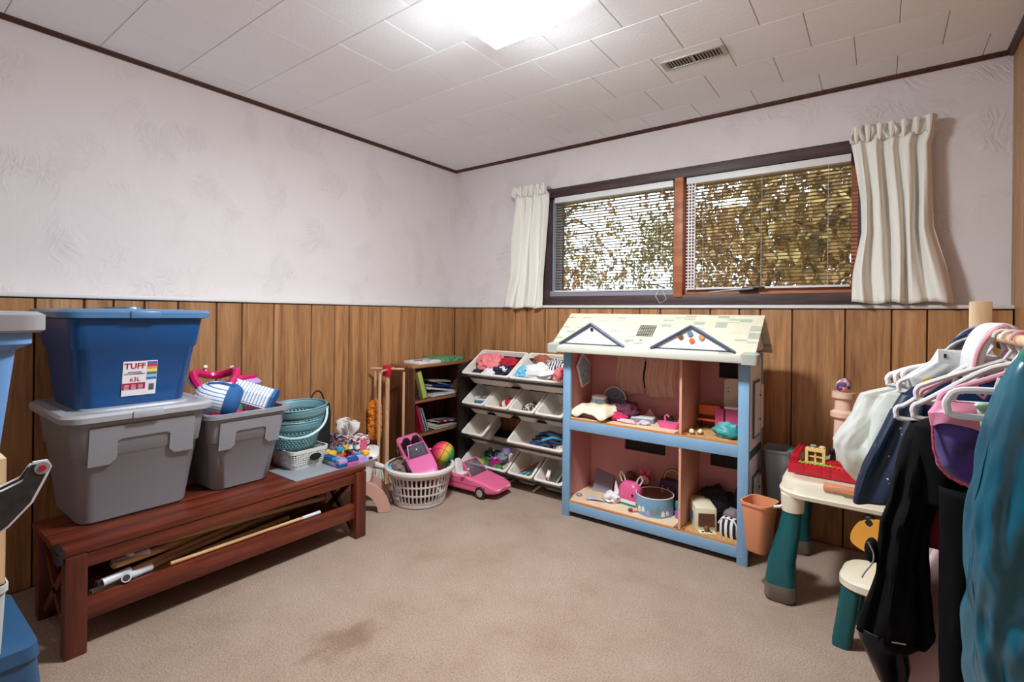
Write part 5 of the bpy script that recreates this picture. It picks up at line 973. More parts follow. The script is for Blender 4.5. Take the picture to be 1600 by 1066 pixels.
# ------------- lower left room
FZ = .0955
t = thing('photo_album', 'greyish lavender folder propped in the lower dollhouse room', 'folder', P(1.575, -.36, .0955), rot=(-.75, 0, .2)); MB().box(-.06, .06, -.004, .004, 0, .15, ch=.001).build('front_cover', M('grey_lavender', (160, 150, 166), .6), t); MB().box(-.058, .058, .004, .012, 0, .148).build('pages', m_page, t)
t = thing('paper_note', 'pale lavender paper scrap near the lower shelf edge', 'paper', P(1.60, -.485, .0958), .3); MB().grid(lambda u, v: (-.055+.11*u+.03*v, -.045+.09*v, .004+.008*math.sin(3*u+4*v)), 8, 8).build('sheet', M('lavender_paper', (206, 200, 222), .7), t, solid=.001)
t = thing('small_ring', 'tiny grey ring on the lower dollhouse floor', 'ring', P(1.495, -.50, .0955)); MB().tube([(.014*math.cos(a), .014*math.sin(a), .006) for a in [2*PI*k/16 for k in range(17)]], .005, 6).build('band', GRY, t); MB().ell((0, 0, .004), (.01, .01, .004), 8, 5).build('stone', WHT, t)
cloth('white crumpled doll bonnet beside the pink backpack', 'doll clothes', P(1.69, -.46, .0955), (.05, .045, .03), [f_white], 51, .5, name='doll_bonnet')
t = thing('paper_cone', 'pointed white paper corner sticking up behind the bonnet', 'paper', P(1.705, -.42, .0955)); MB().loft([[(-.03, 0, 0), (.03, -.01, 0), (.025, .012, 0)], [(-.012, 0, .11), (-.010, -.002, .11), (-.011, .002, .11)]]).build('sheet', m_lab, t); MB().tube([(-.03, 0, .001), (-.012, 0, .11)], .0015, 5).build('folded_edge', WHT, t)
t = thing('toy_backpack', 'pink bunny-eared toy backpack with teal and white base', 'toy bag', P(1.79, -.43, .0955), -.15); MB().lo([(rrect(.125, .075, .025), .028), (rrect(.14, .085, .03), .05), (rrect(.13, .08, .035), .1), (rrect(.08, .05, .025), .125), (rrect(.03, .02, .01), .13)]).build('body', PINK, t); MB().lo([(rrect(.135, .085, .025), .014), (rrect(.135, .085, .025), .03)]).build('white_band', WHT, t); MB().lo([(rrect(.13, .08, .025), 0), (rrect(.138, .086, .027), .014)]).build('teal_base', TEAL, t)
for s in (-1, 1): MB().tube([(s*.045-.012, 0, .115), (s*.06-.014, 0, .15), (s*.065, 0, .172), (s*.06+.016, 0, .15), (s*.045+.012, 0, .115)], .0045, 6).build('ear', WHT, t)
MB().box(.03, .042, -.046, -.04, .06, .072).build('star_patch', BLK, t)
t = thing('bunny_doll', 'small pink bunny-eared doll leaning behind the pink backpack', 'doll', P(1.845, -.36, .0955), 0); MB().lathe([(.0, 0), (.03, .005), (.028, .06), (.012, .1), (0, .105)], 12).build('dress', M('magenta_dress', (150, 40, 90), .7), t); MB().ell((0, 0, .13), (.027, .025, .03), 12, 8).build('head', col('toy_skin', (230, 176, 146), .5), t); MB().ell((0, .008, .14), (.031, .024, .03), 12, 8).build('hood', HOT, t)
for s in (-1, 1): MB().tube([(s*.012, 0, .165), (s*.022, 0, .19), (s*.026, 0, .205), (s*.03, 0, .185), (s*.02, 0, .162)], .005, 6).build('ear', PINK, t)
for s in (-1, 1): MB().ell((s*.01, -.024, .132), (.004, .002, .005), 6, 5).build('eye', BLK, t)
t = thing('brown_plush', 'dark brown plush toy at the back of the lower room', 'soft toy', P(1.74, -.31, .0955)); b = MB(); lump(b, (0, 0, .06), (.06, .035, .065), 3, .2); b.build('body', BRN, t); MB().ell((.0, -.01, .12), (.03, .03, .03), 10, 8).build('head', BRN, t)
t = thing('toy_handbag', 'dark purple toy handbag with rainbow handle and gold clasp', 'handbag', P(2.0, -.33, .0955), -.1); MB().lo([(rrect(.15, .05, .015), 0), (rrect(.16, .06, .02), .1), (rrect(.14, .05, .02), .15)]).build('body', M('dark_purple_leather', (64, 40, 74), .5), t)
for k, (m, r) in enumerate(((RED, .062), (YEL, .056), (GRN, .05))): MB().tube([(r*math.cos(a), 0, .145+r*1.1*math.sin(a)) for a in [PI*j/14 for j in range(15)]], .0032, 6).build('rainbow_handle', m, t)
g_ = M('gold_clasp', (196, 160, 90), .35, .7); MB().box(-.055, -.05, -.034, -.029, .06, .12).box(-.02, -.015, -.034, -.029, .055, .115).box(-.05, -.02, -.034, -.029, .085, .09).build('clasp', g_, t)
t = thing('round_tin', 'round open light blue tin printed with small houses', 'tin', P(1.94, -.455, .0955), -.3); m_tin = M('tin_blue', (126, 176, 210), .35)
MB().lathe([(0, 0), (.098, 0), (.1, .004), (.1, .1)], 40, cap1=False).build('wall', m_tin, t); MB().lathe([(.0995, .1), (.097, .1), (.096, .006), (0, .004)], 40, cap0=False).build('lining', M('tin_inside_brown', (110, 66, 50), .5), t); MB().tube([(.0995*math.cos(a), .0995*math.sin(a), .1) for a in [2*PI*k/40 for k in range(41)]], .0028, 6).build('rim', WHT, t)
rn = random.Random(2)
for k in range(11):
    a = -2.9+k*.27; hh = rn.uniform(.022, .04); ww = rn.uniform(.008, .013); m = (WHT, LAV, GRY, M('sage_print', (120, 150, 120), .5), WHT)[k % 5]
    MB().prism([(-ww, 0), (ww, 0), (ww, hh*.6), (0, hh), (-ww, hh*.6)], -.001, .001, 1, Matrix.Rotation(a+PI/2, 4, 'Z') @ Matrix.Translation((0, -.1005, .01+.006*(k % 3)))).build('house_print', m, t)
t = thing('doll_face_ball', 'cream round toy lying inside the blue tin', 'toy', P(1.925, -.46, .101)); MB().ell((-.02, 0, .032), (.04, .035, .028), 14, 8).build('body', M('cream_toy', (234, 206, 196), .6), t); MB().ell((.03, -.02, .03), (.015, .015, .015), 8, 6).build('ear', ORG, t)
cloth('dark red crumpled cloth inside the blue tin', 'cloth', P(1.965, -.43, .101), (.05, .045, .015), [M('dark_red_cloth', (96, 26, 36), .8)], 55, name='cloth_scrap')
t = thing('fallen_doll', 'small tan doll leg with brown boot in front of the blue tin', 'doll', P(1.855, -.535, .0955), .5); MB().tube([(-.01, 0, .012), (.05, .01, .014)], [.01, .013], 8).build('leg', col('toy_skin', (230, 176, 146), .5), t); MB().ell((-.02, 0, .012), (.014, .01, .011), 8, 6).build('boot', BRN, t)
t = thing('toy_bottle', 'small teal and purple toy bottle beside the divider', 'toy bottle', P(2.075, -.46, .0955)); MB().lathe([(0, 0), (.02, 0), (.022, .03), (.015, .045), (0, .045)], 12).build('base', PURP, t); MB().lathe([(.016, .045), (.022, .06), (.02, .085), (0, .09)], 12).build('top', TEAL, t)
# ------------- lower right room
t = thing('toy_oven', 'cream toy oven box with brown window and fold-down door', 'toy oven', P(2.20, -.475, .0955), .5); m_cr = M('cream_box', (232, 222, 190), .5)
MB().box(-.05, .05, -.08, .11, 0, .115, ch=.003).build('box', m_cr, t); MB().box(-.038, .04, -.084, -.079, .025, .09).build('window', M('oven_brown', (96, 62, 46), .3), t); MB().box(-.04, .042, -.115, -.08, .0, .006, ch=.001).build('door_flap', m_cr, t); MB().lathe([(.012, 0), (.013, .02), (.006, .028)], 10, (0, -.092, .006)).build('bear_figure', BRN, t); MB().box(-.0515, -.05, -.03, .02, .03, .075).build('blue_print', SKY, t)
for x in (-.02, .02): MB().ell((x, -.1, .007), (.007, .007, .002), 8, 5).build('burner', BLK, t)
cloth('large black furry doll coat heaped in the lower small room', 'doll clothes', P(2.25, -.345, .0955), (.11, .06, .09), [M('black_fur', (30, 28, 34), .8, bump=.6, bscale=90)], 57, name='doll_coat')
cloth('navy doll bag at the back near the blue post', 'doll bag', P(2.36, -.345, .0955), (.045, .05, .11), [f_navy], 58, .2, name='doll_bag')
cloth('greyish mauve doll cushion behind the striped pouch', 'cushion', P(2.34, -.44, .0955), (.05, .04, .06), [M('mauve_cloth', (130, 112, 122), .8)], 59, .2, name='doll_cushion')
t = thing('striped_pouch', 'black and white striped pouch by the blue front post', 'pouch', P(2.345, -.525, .0955), -.2); MB().lo([(rrect(.085, .05, .02), 0), (rrect(.10, .065, .03), .02), (rrect(.10, .065, .03), .06), (rrect(.075, .045, .02), .085), (rrect(.03, .02, .01), .09)]).build('body', bands('pouch_stripes', [(24, 24, 26), (236, 234, 232)], 0, 38, .7), t); MB().tube([(-.048, -.02, .055), (-.03, -.022, .085), (.0, -.022, .093), (.03, -.022, .085), (.048, -.02, .055)], .004, 6).build('piping', WHT, t)
# ================================================================ activity table
m_cream = M('cream_table_plastic', (232, 220, 196), .4); m_dteal = M('dark_teal_plastic', (14, 84, 88), .35); m_gfoot = M('taupe_foot', (112, 102, 92), .5); m_och = M('terracotta_plastic', (222, 146, 106), .45)
TX0, TX1, TY0, TY1, TZ = 2.585, 3.10, -.80, -.24, .50
tb = thing('activity_table', 'cream child activity table with dark teal legs', 'table', ((TX0+TX1)/2, (TY0+TY1)/2, 0)); tw, td = TX1-TX0, TY1-TY0
MB().lo([(rrect(tw-.03, td-.03, .09, 8), .425), (rrect(tw-.005, td-.005, .10, 8), .43), (rrect(tw, td, .10, 8), .445), (rrect(tw-.012, td-.012, .10, 8), .452), (rrect(tw-.02, td-.02, .10, 8), .482), (rrect(tw-.035, td-.035, .09, 8), .497), (rrect(tw-.06, td-.06, .08, 8), TZ), (rrect(tw-.1, td-.1, .06, 8), TZ), (rrect(tw-.11, td-.11, .06, 8), TZ-.004)]).build('table_top', m_cream, tb)
for sx in (-1, 1):
    for sy in (-1, 1):
        cx, cy = sx*(tw/2-.055), sy*(td/2-.06); fx, fy = sx*(tw/2-.02), sy*(td/2-.015)
        MB().lathe([(.042, .36), (.045, .43)], 18, (cx, cy, 0)).build('leg_collar', m_cream, tb)
        q = MB().lo([(rrect(.112, .10, .03, 5, fx, fy), .068), (rrect(.10, .09, .032, 5, fx*.985, fy*.985), .16), (rrect(.082, .076, .034, 5, cx+(fx-cx)*.3, cy+(fy-cy)*.3), .28), (rrect(.07, .07, .034, 5, cx, cy), .37)]).build('leg', m_dteal, tb)
        MB().lo([(rrect(.10, .09, .03, 5, fx, fy), 0), (rrect(.115, .105, .03, 5, fx, fy), .012), (rrect(.113, .102, .03, 5, fx, fy), .069)]).build('leg_foot', m_gfoot, tb)
MB().box(-.09, .09, -td/2+.002, -td/2+.05, .485, .506, ch=.003).build('tray_cover', m_och, tb); MB().box(-.03, .03, -td/2-.001, -td/2+.004, .487, .493).build('cover_grip', m_och, tb)
def waste(label, mat, c, wd, h, rot):
    t = thing('hanging_bin', label, 'bin', c, rot=(0, 0, rot), group='bins hung on the activity table'); a, d_ = wd
    MB().lo([(rrect(a*.66, d_*.66, .025), 0), (rrect(a*.72, d_*.72, .028), .008), (rrect(a*.97, d_*.97, .03), h-.012), (rrect(a*1.04, d_*1.04, .032), h-.01), (rrect(a*1.04, d_*1.04, .032), h), (rrect(a*.95, d_*.95, .03), h), (rrect(a*.68, d_*.68, .025), .012)]).build('tub', mat, t); return t
hb = waste('terracotta plastic bin hung on the activity table leg', m_och, (2.512, -.735, .155), (.118, .14), .215, -.25)
MB().tube([(.055, .0, .205), (.085, .0, .215), (.105, .01, .23)], .007, 6).build('hook', m_cream, hb)
hg = waste('grey plastic bin hung at the back of the activity table', M('grey_bin_plastic', (132, 138, 146), .45), (2.525, -.33, .27), (.12, .15), .25, 0); MB().box(.045, .085, -.05, .05, .235, .252, ch=.003).build('teal_bracket', M('teal_bracket', (90, 160, 156), .45), hg)
# red brick build on the table
t = thing('brick_garden', 'red toy-brick house with yellow window on the activity table', 'toy bricks', (2.612, -.672, TZ), -.03)
def bb(x, y, z, w_, d_, h, m, st=True): return brick(MB(), x, y, z, w_-.0006, d_-.0006, h-.0004, st, .0158).build('brick', m, t)
MB().box(0, .36, 0, .26, 0, .004).build('base_plate', RED, t)
x = 0
for l in (.064, .064, .032, .096, .064): bb(x, 0, .004, l, .032, .038, RED); x += l
for k in range(4): bb(0, .032+k*.056, .004, .032, .056, .038, RED); bb(0, .06+k*.05, .042, .032, .05, .026, RED)
x = .032
for l, m in ((.048, LIME), (.048, LIME), (.032, LIME), (.048, ORG), (.048, YEL), (.064, YEL)): bb(x, .034, .004, l, .032, .036, m); x += l
x = .13
for l in (.064, .064, .08): bb(x, .075, .004, l, .04, .05, RED); x += l
MB().box(.055, .130, .07, .098, .03, .042).box(.055, .130, .07, .098, .088, .10).box(.055, .066, .07, .098, .042, .088).box(.119, .13, .07, .098, .042, .088).box(.089, .096, .078, .09, .042, .088).box(.066, .119, .078, .09, .062, .068).build('window_brick', M('pale_yellow_brick', (236, 206, 130), .4), t)
for k in range(4): MB().lathe([(.006, .1), (.006, .104)], 8, (.065+k*.018, .084, 0), cap0=False).build('stud', M('pale_yellow_brick', (236, 206, 130), .4), t)
MB().box(.066, .119, .083, .086, .042, .088).build('window_glass', M('brick_window_pane', (120, 50, 40), .2), t)
bb(.20, .12, .054, .05, .03, .02, YEL)
for k, (x, y, m1, m2, lab) in enumerate(((.08, .16, BLK, GRY, 'toy brick figure with grey cap behind the yellow window'), (.115, .15, GRY, BEIGE, 'toy brick figure with tan head behind the yellow window'), (.155, .13, BLK, BLK, 'black toy brick figure with white stripes beside the window'))):
    f = thing('brick_figure', lab, 'toy figure', (2.612+x, -.672+y, TZ+.004), .3, 'brick figures on the table'); MB().box(-.012, .012, -.016, .016, 0, .03, ch=.002).build('legs', m1, f); MB().lo([(rrect(.022, .036, .003), .03), (rrect(.018, .028, .003), .07)]).build('torso', m1, f); MB().lathe([(.011, .07), (.014, .074), (.014, .09), (.009, .095)], 12).build('head', m2, f); MB().box(-.0125, -.0115, -.006, .006, .034, .066).build('chest_stripes', WHT, f)
t = thing('toy_tower', 'peach toy tower topped with a purple-printed figure', 'toy', (2.80, -.45, TZ), 0); MB().lathe([(.06, 0), (.055, .02), (.04, .03), (.035, .22), (.05, .23), (.05, .25), (.035, .26), (.032, .31), (.045, .315), (.045, .34), (0, .34)], 18).build('tower', M('peach_plastic', (234, 196, 172), .45), t); MB().ell((0, 0, .37), (.03, .03, .035), 12, 8).build('figure', patches('purple_print', [(90, 60, 120), (200, 190, 210), (60, 40, 80), (220, 120, 90)], 60), t)
# ================================================================ child chair
ch = thing('child_chair', 'cream-seated child chair with orange back and teal legs', 'chair', (2.945, -.90, 0), -.12)
MB().lo([(rrect(.22, .22, .07, 6), .205), (rrect(.245, .24, .075, 6), .212), (rrect(.245, .24, .075, 6), .235), (rrect(.22, .215, .065, 6), .245)]).build('seat', m_cream, ch)
for sx in (-1, 1):
    for sy in (-1, 1): MB().lo([(rrect(.055, .055, .016, 4, sx*.105, sy*.10), 0), (rrect(.06, .06, .018, 4, sx*.103, sy*.097), .02), (rrect(.06, .06, .018, 4, sx*.08, sy*.075), .206)]).build('leg', m_dteal, ch)
o = [(.115*math.cos(a), .33+.075*math.sin(a)+.01*math.cos(3*a)) for a in [2*PI*k/28 for k in range(28)]]
MB().prism(o, .10, .125, 1).build('backrest', M('mustard_plastic', (232, 160, 60), .4), ch); MB().box(-.03, .03, .098, .12, .23, .27).build('back_post', m_dteal, ch)
for sx in (-1, 1): MB().ell((sx*.055, .112, .392), (.026, .014, .03), 12, 8).build('ear', BLK, ch)
# ================================================================ clothes rack with dress-up clothes
RXB, RZB = 3.165, 1.13
rk = thing('clothes_rack', 'low wooden clothes rack full of dress-up clothes', 'clothes rack', (RXB, -1.9, 0)); m_ply = wood('rack_birch', (200, 160, 116), (222, 186, 144), (234, 206, 170), .5, axis=2, rnd=.04)
for sy, y in ((1, .74), (-1, -.74)):
    MB().box(-.024, .024, y-.012, y+.012, .02, 1.225, ch=.003).build('post', m_ply, rk); MB().box(-.17, .17, y-.02, y+.02, 0, .045, ch=.004).build('foot', m_ply, rk)
MB().tube([(0, -.74, RZB), (0, .74, RZB)], .0125, 10).build('hanging_bar', m_ply, rk); MB().box(-.02, .02, -.74, .74, .05, .085).build('base_rail', m_ply, rk)
t = thing('cap', 'grey and navy cap with curved brim slung over the rack post', 'cap', (RXB, -1.15, 1.10), 0)
def capf(u, v, r0=.03, r1=.055, dz=0):
    a = PI*(1.08*u-.04); r = r0+(r1-r0)*v; return (r*math.cos(a)*1.15, -.02-.05*v, .055*math.sin(a)*(.8+.3*v)+.012-.02*v+dz-.06*max(0, abs(2*u-1)-.8))
MB().grid(lambda u, v: capf(u, v), 24, 6).build('crown', M('grey_felt', (150, 156, 166), .85), t, solid=.006); MB().grid(lambda u, v: capf(u, .75+.35*v, .03, .062, -.012), 24, 4).build('navy_band', M('navy_felt', (30, 62, 112), .85), t, solid=.006)
MB().grid(lambda u, v: capf(u, 1.0+.5*v, .03, .062, -.026), 24, 4).build('white_brim', M('white_felt', (214, 212, 214), .85), t, solid=.006)
m_hgr = M('white_hanger_plastic', (238, 236, 236), .35); m_hgp = M('pink_hanger_plastic', (236, 170, 190), .35)
def hanger(label, y, mat, w_=.20, drop=.14, tw_=0.0, r=.0055, loop=True):
    t = thing('clothes_hanger', label, 'hanger', (RXB, y, RZB), rot=(0, 0, tw_), group='plastic hangers on the rack')
    MB().tube([(.018*math.cos(a), 0, .0+.018*math.sin(a)) for a in [PI*(-.35+1.35*k/12) for k in range(13)]][::-1]+[(.014, 0, -.03), (0, 0, -.055)], .004, 8).build('hook', mat, t)
    zc = -.055; P = [(0, 0, zc), (-w_*.3, 0, zc-.02), (-w_*.9, 0, zc-drop+.045), (-w_-.006, 0, zc-drop+.03), (-w_-.008, 0, zc-drop+.012), (-w_*.93, 0, zc-drop), (0, 0, zc-drop+.004), (w_*.93, 0, zc-drop), (w_+.008, 0, zc-drop+.012), (w_+.006, 0, zc-drop+.03), (w_*.9, 0, zc-drop+.045), (w_*.3, 0, zc-.02), (0, 0, zc)]
    MB().tube(smooth(P, 4), r, 8, cap=False).build('frame', mat, t)
    if loop: MB().tube([(-w_*.55, 0, zc-drop+.07), (-w_*.6, 0, zc-drop+.045), (-w_*.48, 0, zc-drop+.032), (-w_*.42, 0, zc-drop+.048)], .0035, 6).build('strap_hook', mat, t)
    return t
hl = ['white plastic hanger with its long looped end sticking out over the wood wall', 'white hanger just behind the looped one', 'white hanger carrying the white shirt', 'white hanger holding the navy sequinned top', 'white hanger with curled strap hook on the navy top', 'pink hanger pushed between the white ones', 'white hanger carrying the black robe', 'pink hanger carrying the purple velvet bolero', 'white hanger in the thick of the rack near the teal cape', 'white hanger carrying the teal satin cape']
for k, (l, y, m, w_, dr, tw_) in enumerate(zip(hl, (-1.19, -1.215, -1.235, -1.265, -1.43, -1.47, -1.60, -1.70, -1.50, -1.98), (m_hgr, m_hgr, m_hgr, m_hgr, m_hgr, m_hgp, m_hgr, m_hgp, m_hgr, m_hgr), (.205, .185, .17, .18, .19, .14, .16, .12, .15, .13), (.11, .10, .09, .12, .17, .12, .14, .1, .11, .07), (.03, -.04, .05, 0, .08, -.1, 0, .06, -.05, 0))): hanger(l, y, m, w_, dr, tw_, .0075 if k < 2 else .006)
def drape(part, rows, y, fold, n, mat, t, seed=0, nu=64, nv=36, crump=0, thick=.0016, yfn=None):
    """hanging cloth tube; rows from top: (z, x left, x right, depth)"""
    tab = [(rows[0][0]-r[0],)+tuple(r) for r in rows]; H = tab[-1][0]
    def f(u, v):
        z, xl, xr, th = interp(tab, v*H); a = 2*PI*u; c, s = math.cos(a), math.sin(a); cx = (xl+xr)/2; hw = (xr-xl)/2
        sg = lambda q, e: math.copysign(abs(q)**e, q); k = min(1, v*2.2)
        fo = fold*k*(math.sin(n*a+seed)+.5*math.sin((n*1.7)*a+seed*2+v*3))
        if crump:
            q_ = Vector((c*1.6, s*1.2, z*5+seed)); fo += crump*k*(NZ.noise(q_*1.5)+.7*NZ.noise(q_*3.3+Vector((3, 1, 7))))
        return (cx+hw*sg(c, .75)+fo*.35*c, y+(yfn(v) if yfn else 0)+th*sg(s, .8)+fo*(s if abs(s) > .2 else .2), z+.006*math.sin(3*a+seed)*v)
    return MB().grid(f, nu, nv, True).build(part, mat, t, solid=thick)
# sheer pale green costume
m_sheer = sheer('sheer_white_green', (254, 255, 252), .42); m_sheer2 = fabric('white_tulle', (244, 246, 240), .45)
t = thing('sheer_costume', 'sheer white and pale green costume hanging over the activity table', 'costume', (0, 0, 0))
drape('sheer_layer', [(1.125, 3.15, 3.18, .006), (1.05, 3.12, 3.2, .01), (.95, 2.98, 3.2, .02), (.912, 2.878, 3.2, .045), (.835, 2.855, 3.2, .07), (.77, 2.815, 3.19, .085), (.736, 2.798, 3.18, .09), (.70, 2.806, 3.16, .09), (.65, 2.832, 3.12, .08), (.615, 2.86, 3.06, .06), (.57, 2.93, 3.02, .03)], -1.0, .02, 7, m_sheer, t, 1, 120, 80, crump=.03, yfn=lambda v: -.13*max(0, 1-v*2.5))
drape('lining', [(.915, 2.96, 3.2, .02), (.84, 2.90, 3.2, .04), (.72, 2.86, 3.16, .05), (.63, 2.89, 3.06, .04)], -1.0, .018, 9.0, fabric('pale_green_satin', (242, 248, 222), .4), t, 4)
drape('yellow_hem', [(.66, 2.85, 3.06, .05), (.62, 2.865, 3.04, .05), (.585, 2.90, 3.0, .04)], -1.0, .01, 8, fabric('pale_yellow_tulle', (240, 216, 150), .4), t, 2)
drape('white_sash', [(.93, 2.95, 3.22, .012), (.86, 2.91, 3.10, .02), (.76, 2.90, 3.0, .02), (.66, 2.90, 2.96, .015)], -1.085, .006, 3, m_sheer2, t, 2)
# white shirt
t = thing('white_shirt', 'white doll-size shirt with small tag bunched on the hangers', 'shirt', (0, 0, 0)); m_wsh = fabric('white_cotton', (240, 240, 240), .25)
drape('body', [(1.085, 3.065, 3.18, .012), (1.05, 3.05, 3.2, .03), (1.0, 2.99, 3.2, .045), (.97, 3.0, 3.2, .04), (.93, 3.05, 3.18, .03)], -1.245, .012, 6, m_wsh, t, 3)
MB().prism([(3.062, 1.05), (3.12, 1.045), (3.12, 1.075), (3.062, 1.088)], -1.30, -1.297, 1).build('collar_flap', m_wsh, t); MB().box(3.074, 3.08, -1.302, -1.3005, 1.064, 1.076).build('tag', BLK, t); MB().prism([(3.028, .992), (3.05, 1.002), (3.047, 1.008), (3.03, 1.0)], -1.2955, -1.293, 1).build('yellow_badge', YEL, t)
t = thing('white_leggings', 'white tights folded thickly over the rack bar', 'tights', (0, 0, 0)); b = MB()
for k in range(6):
    y = -1.30-.035*k; b.tube(smooth([(RXB-.045, y, 1.04), (RXB-.04, y-.004, 1.09), (RXB-.022, y, 1.135), (RXB+.002, y, 1.152), (RXB+.026, y, 1.135), (RXB+.04, y, 1.08), (RXB+.045, y, 1.0)], 4), .013, 8)
b.build('folded_legs', m_wsh, t); MB().tube(smooth([(RXB-.05, -1.495, 1.05), (RXB-.042, -1.5, 1.1), (RXB-.02, -1.495, 1.14), (RXB+.006, -1.495, 1.155), (RXB+.04, -1.495, 1.09)], 4), .006, 8).build('pink_leg', M('pale_pink_knit', (232, 176, 188), .85), t)
t = thing('orange_clip', 'small orange-red clip on the white shirt collar', 'clip', (3.135, -1.33, 1.075), .2); MB().box(-.018, .018, -.008, .008, 0, .022, ch=.004).build('jaw', ORG, t); MB().box(-.012, .012, -.012, -.008, .004, .018).build('lever', RED, t)
# navy sequinned top
def starry(name, base, dots, scale=140, thr=.12, rough=.5):
    m = M(name, base, rough, spec=.6); nt, N, L = nodes(m); tc = N.new('ShaderNodeTexCoord'); v = N.new('ShaderNodeTexVoronoi'); v.inputs['Scale'].default_value = scale; L.new(tc.outputs['Object'], v.inputs[0])
    r = ramp(nt, [(thr, dots), (thr+.02, base)], v.outputs['Distance']); r.color_ramp.interpolation = 'CONSTANT'; L.new(r.outputs[0], N['Principled BSDF'].inputs['Base Color']); return m
t = thing('navy_top', 'navy velvet top with scattered sequins and a flared sleeve', 'top', (0, 0, 0)); m_nv = starry('navy_sequin', (10, 30, 58), (170, 180, 200), 40, .1); m_nv2 = M('navy_velvet', (10, 34, 72), .75, spec=.2)
drape('shoulders', [(1.02, 3.10, 3.22, .01), (1.0, 3.05, 3.26, .03), (.965, 2.995, 3.32, .04), (.93, 2.975, 3.34, .045), (.84, 2.98, 3.34, .05), (.6, 3.0, 3.33, .05), (.45, 2.99, 3.33, .05)], -1.27, .012, 5, m_nv2, t, 2)
drape('flared_sleeve', [(.955, 2.982, 3.05, .02), (.90, 2.955, 3.04, .035), (.845, 2.935, 3.02, .045), (.73, 2.89, 3.0, .055), (.66, 2.872, 2.99, .06), (.628, 2.868, 2.975, .06)], -1.285, .012, 4, m_nv, t, 5)
# pale embroidered dress between
t = thing('embroidered_dress', 'pale sage dress with dark embroidery between the black garments', 'dress', (0, 0, 0)); m_sage = fabric('sage_satin', (186, 200, 184), .25)
drape('body', [(.95, 3.08, 3.24, .02), (.85, 3.03, 3.28, .04), (.66, 3.02, 3.32, .05), (.40, 3.0, 3.33, .06)], -1.40, .012, 5, m_sage, t, 1); drape('hem', [(.40, 3.0, 3.33, .06), (.22, 2.985, 3.34, .07), (.12, 2.98, 3.34, .075)], -1.40, .014, 5, fabric('cream_satin', (232, 214, 186), .3), t, 1); b = MB()
b.tube([(3.05+.012*math.sin(k*.9), -1.466-.0015*k*.3, .68-.025*k) for k in range(10)], .0016, 5).tube([(3.048+.012*math.cos(a), -1.475, .545+.025*math.sin(a)) for a in [2*PI*k/14 for k in range(15)]], .002, 5).ell((3.048, -1.474, .545), (.005, .002, .012), 8, 6); b.build('embroidery', M('dark_olive_thread', (60, 64, 50), .8), t)
t = thing('pink_skirt', 'pinkish white tulle skirt low behind the black sleeve', 'skirt', (0, 0, 0)); drape('skirt', [(.62, 3.05, 3.22, .03), (.45, 2.99, 3.28, .05), (.32, 2.96, 3.32, .06), (.18, 2.935, 3.34, .07), (.1, 2.93, 3.34, .07)], -1.51, .014, 7, fabric('pink_white_tulle', (238, 206, 206), .4), t, 2); MB().tube([(3.05, -1.545, .62), (3.14, -1.55, .63), (3.22, -1.545, .62)], .008, 6).build('waistband', M('rose_ribbon', (214, 130, 150), .5), t)
t = thing('red_ribbon_garment', 'red and blue folded garment glimpsed beside the sage dress', 'garment', (0, 0, 0)); drape('red_fold', [(.78, 3.02, 3.10, .02), (.68, 3.015, 3.09, .025), (.62, 3.02, 3.08, .02)], -1.555, .006, 3, M('cherry_cloth', (176, 40, 60), .8), t, 1); drape('blue_fold', [(.76, 3.06, 3.14, .02), (.62, 3.055, 3.12, .025)], -1.565, .006, 3, M('royal_blue_cloth', (36, 60, 130), .8), t, 3)
# black robe with wide sleeve
m_blk = M('black_robe_cloth', (7, 7, 8), .85, spec=.15); m_blk2 = M('black_plum_satin', (18, 14, 24), .45, spec=.3)
t = thing('black_robe', 'long black robe with a wide pointed sleeve on the rack', 'robe', (0, 0, 0))
drape('shoulders', [(.965, 3.09, 3.26, .012), (.945, 3.03, 3.32, .035), (.925, 2.995, 3.335, .045), (.86, 2.99, 3.335, .05), (.75, 3.0, 3.335, .05)], -1.62, .008, 5, m_blk, t, 1)
drape('body', [(.80, 3.04, 3.335, .045), (.6, 3.042, 3.335, .05), (.35, 3.044, 3.335, .055), (.1, 3.03, 3.335, .06)], -1.66, .014, 5, m_blk, t, 2, crump=.012)
drape('wide_sleeve', [(.925, 2.992, 3.06, .03), (.89, 2.98, 3.055, .045), (.823, 2.965, 3.05, .05), (.742, 2.955, 3.04, .05), (.673, 2.936, 3.024, .05), (.606, 2.93, 3.025, .05), (.546, 2.928, 3.027, .05), (.475, 2.912, 3.034, .05), (.43, 2.90, 3.04, .05), (.395, 2.893, 3.02, .05)], -1.60, .012, 5, m_blk, t, 3, crump=.012)
drape('satin_cuff', [(.41, 2.892, 3.03, .045), (.375, 2.896, 2.99, .045), (.33, 2.916, 2.995, .04), (.295, 2.932, 2.99, .03), (.28, 2.94, 2.975, .02)], -1.605, .008, 4, m_blk2, t, 3)
MB().ell((2.92, -1.615, .60), (.016, .03, .03), 12, 10).build('frill', m_blk, t); MB().tube([(2.912+.012*math.sin(a*1.2), -1.648, .63-.09*k/12) for k, a in enumerate([x*.3 for x in range(13)])], .0018, 5).build('silver_piping', M('silver_piping', (190, 190, 200), .3, .6), t); MB().tube([(2.96, -1.655, .41), (2.99, -1.658, .417)], .0015, 5).build('cuff_stitching', M('silver_piping', (190, 190, 200), .3, .6), t)
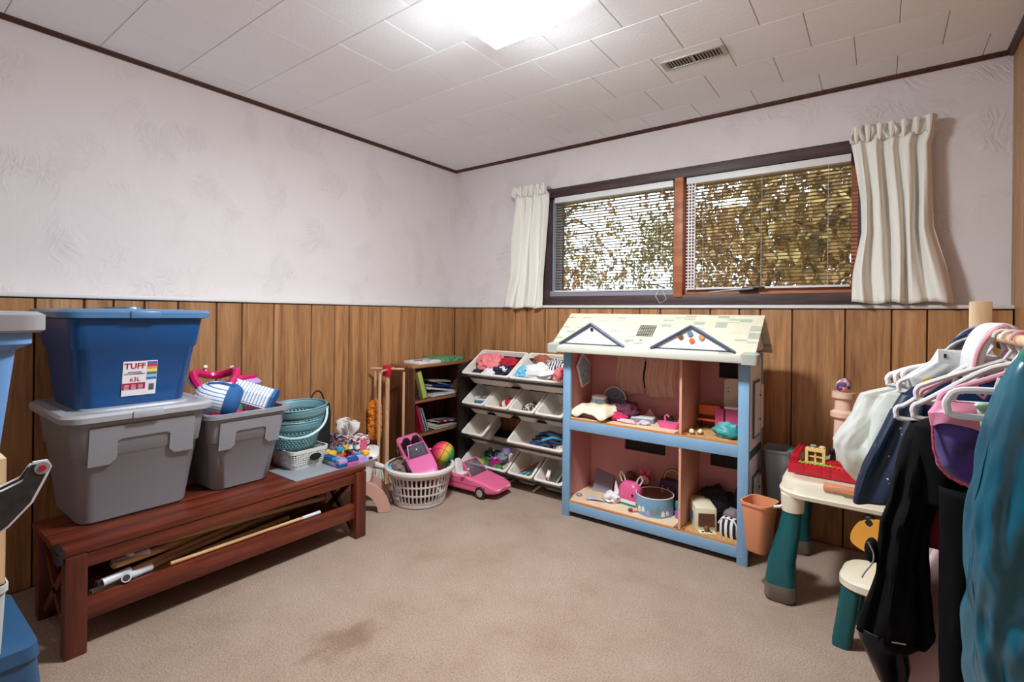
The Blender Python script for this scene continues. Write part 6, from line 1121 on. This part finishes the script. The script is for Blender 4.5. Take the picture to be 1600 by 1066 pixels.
# purple bolero
t = thing('purple_bolero', 'purple velvet bolero with pink sequin edge above the black robe', 'bolero', (0, 0, 0)); m_pv = M('purple_velvet', (62, 42, 120), .6, var=.6, vscale=28, sheen=.5)
drape('body', [(.99, 3.04, 3.30, .015), (.955, 3.022, 3.32, .03), (.90, 3.025, 3.32, .035), (.865, 3.03, 3.32, .035), (.845, 3.045, 3.32, .03), (.83, 3.07, 3.3, .025)], -1.73, .008, 5, m_pv, t, 2); MB().tube([(3.022, -1.745, .955), (3.024, -1.762, .90), (3.034, -1.765, .862), (3.05, -1.765, .845), (3.08, -1.764, .832)], .003, 6).build('sequin_edge', M('pink_sequins', (214, 90, 130), .25, .4, var=.5, vscale=200), t)
drape('pink_yoke', [(1.0, 3.03, 3.16, .012), (.975, 3.015, 3.14, .02), (.95, 3.02, 3.12, .018)], -1.745, .004, 3, M('pink_satin', (222, 140, 170), .4), t, 1)
t = thing('mint_strap', 'mint green ribbon strap looped over the hangers', 'ribbon', (0, 0, 0)); MB().grid(lambda u, v: (3.085+.022*u+.012*v, -1.80-.01*math.sin(3*v), 1.0-.075*v), 4, 8).build('ribbon', M('mint_ribbon', (166, 206, 176), .5), t, solid=.002); MB().ell((3.095, -1.802, 1.003), (.014, .008, .008), 8, 6).build('knot', M('mint_ribbon', (166, 206, 176), .5), t)
# teal cape
m_sat = M('teal_satin', (4, 92, 116), .3, var=.45, vscale=9, bump=.35, bscale=16, spec=.6, stretch=(1, 1, .5))
t = thing('teal_cape', 'shiny teal satin cape hanging nearest on the rack', 'cape', (0, 0, 0))
drape('cape', [(1.15, 3.13, 3.20, .01), (1.132, 3.118, 3.24, .025), (1.10, 3.096, 3.28, .04), (1.06, 3.082, 3.30, .05), (1.01, 3.069, 3.31, .055), (.956, 3.06, 3.32, .06), (.89, 3.051, 3.325, .065), (.79, 3.048, 3.33, .07), (.70, 3.051, 3.335, .075), (.56, 3.06, 3.335, .08), (.35, 3.065, 3.335, .085), (.12, 3.07, 3.335, .09)], -2.04, .02, 5, m_sat, t, 1, 140, 110, crump=.035)
drape('collar', [(1.155, 3.12, 3.2, .02), (1.12, 3.108, 3.24, .045), (1.08, 3.11, 3.26, .06)], -2.05, .006, 4, M('sea_green_satin', (30, 140, 130), .3, var=.4, vscale=12), t, 2)
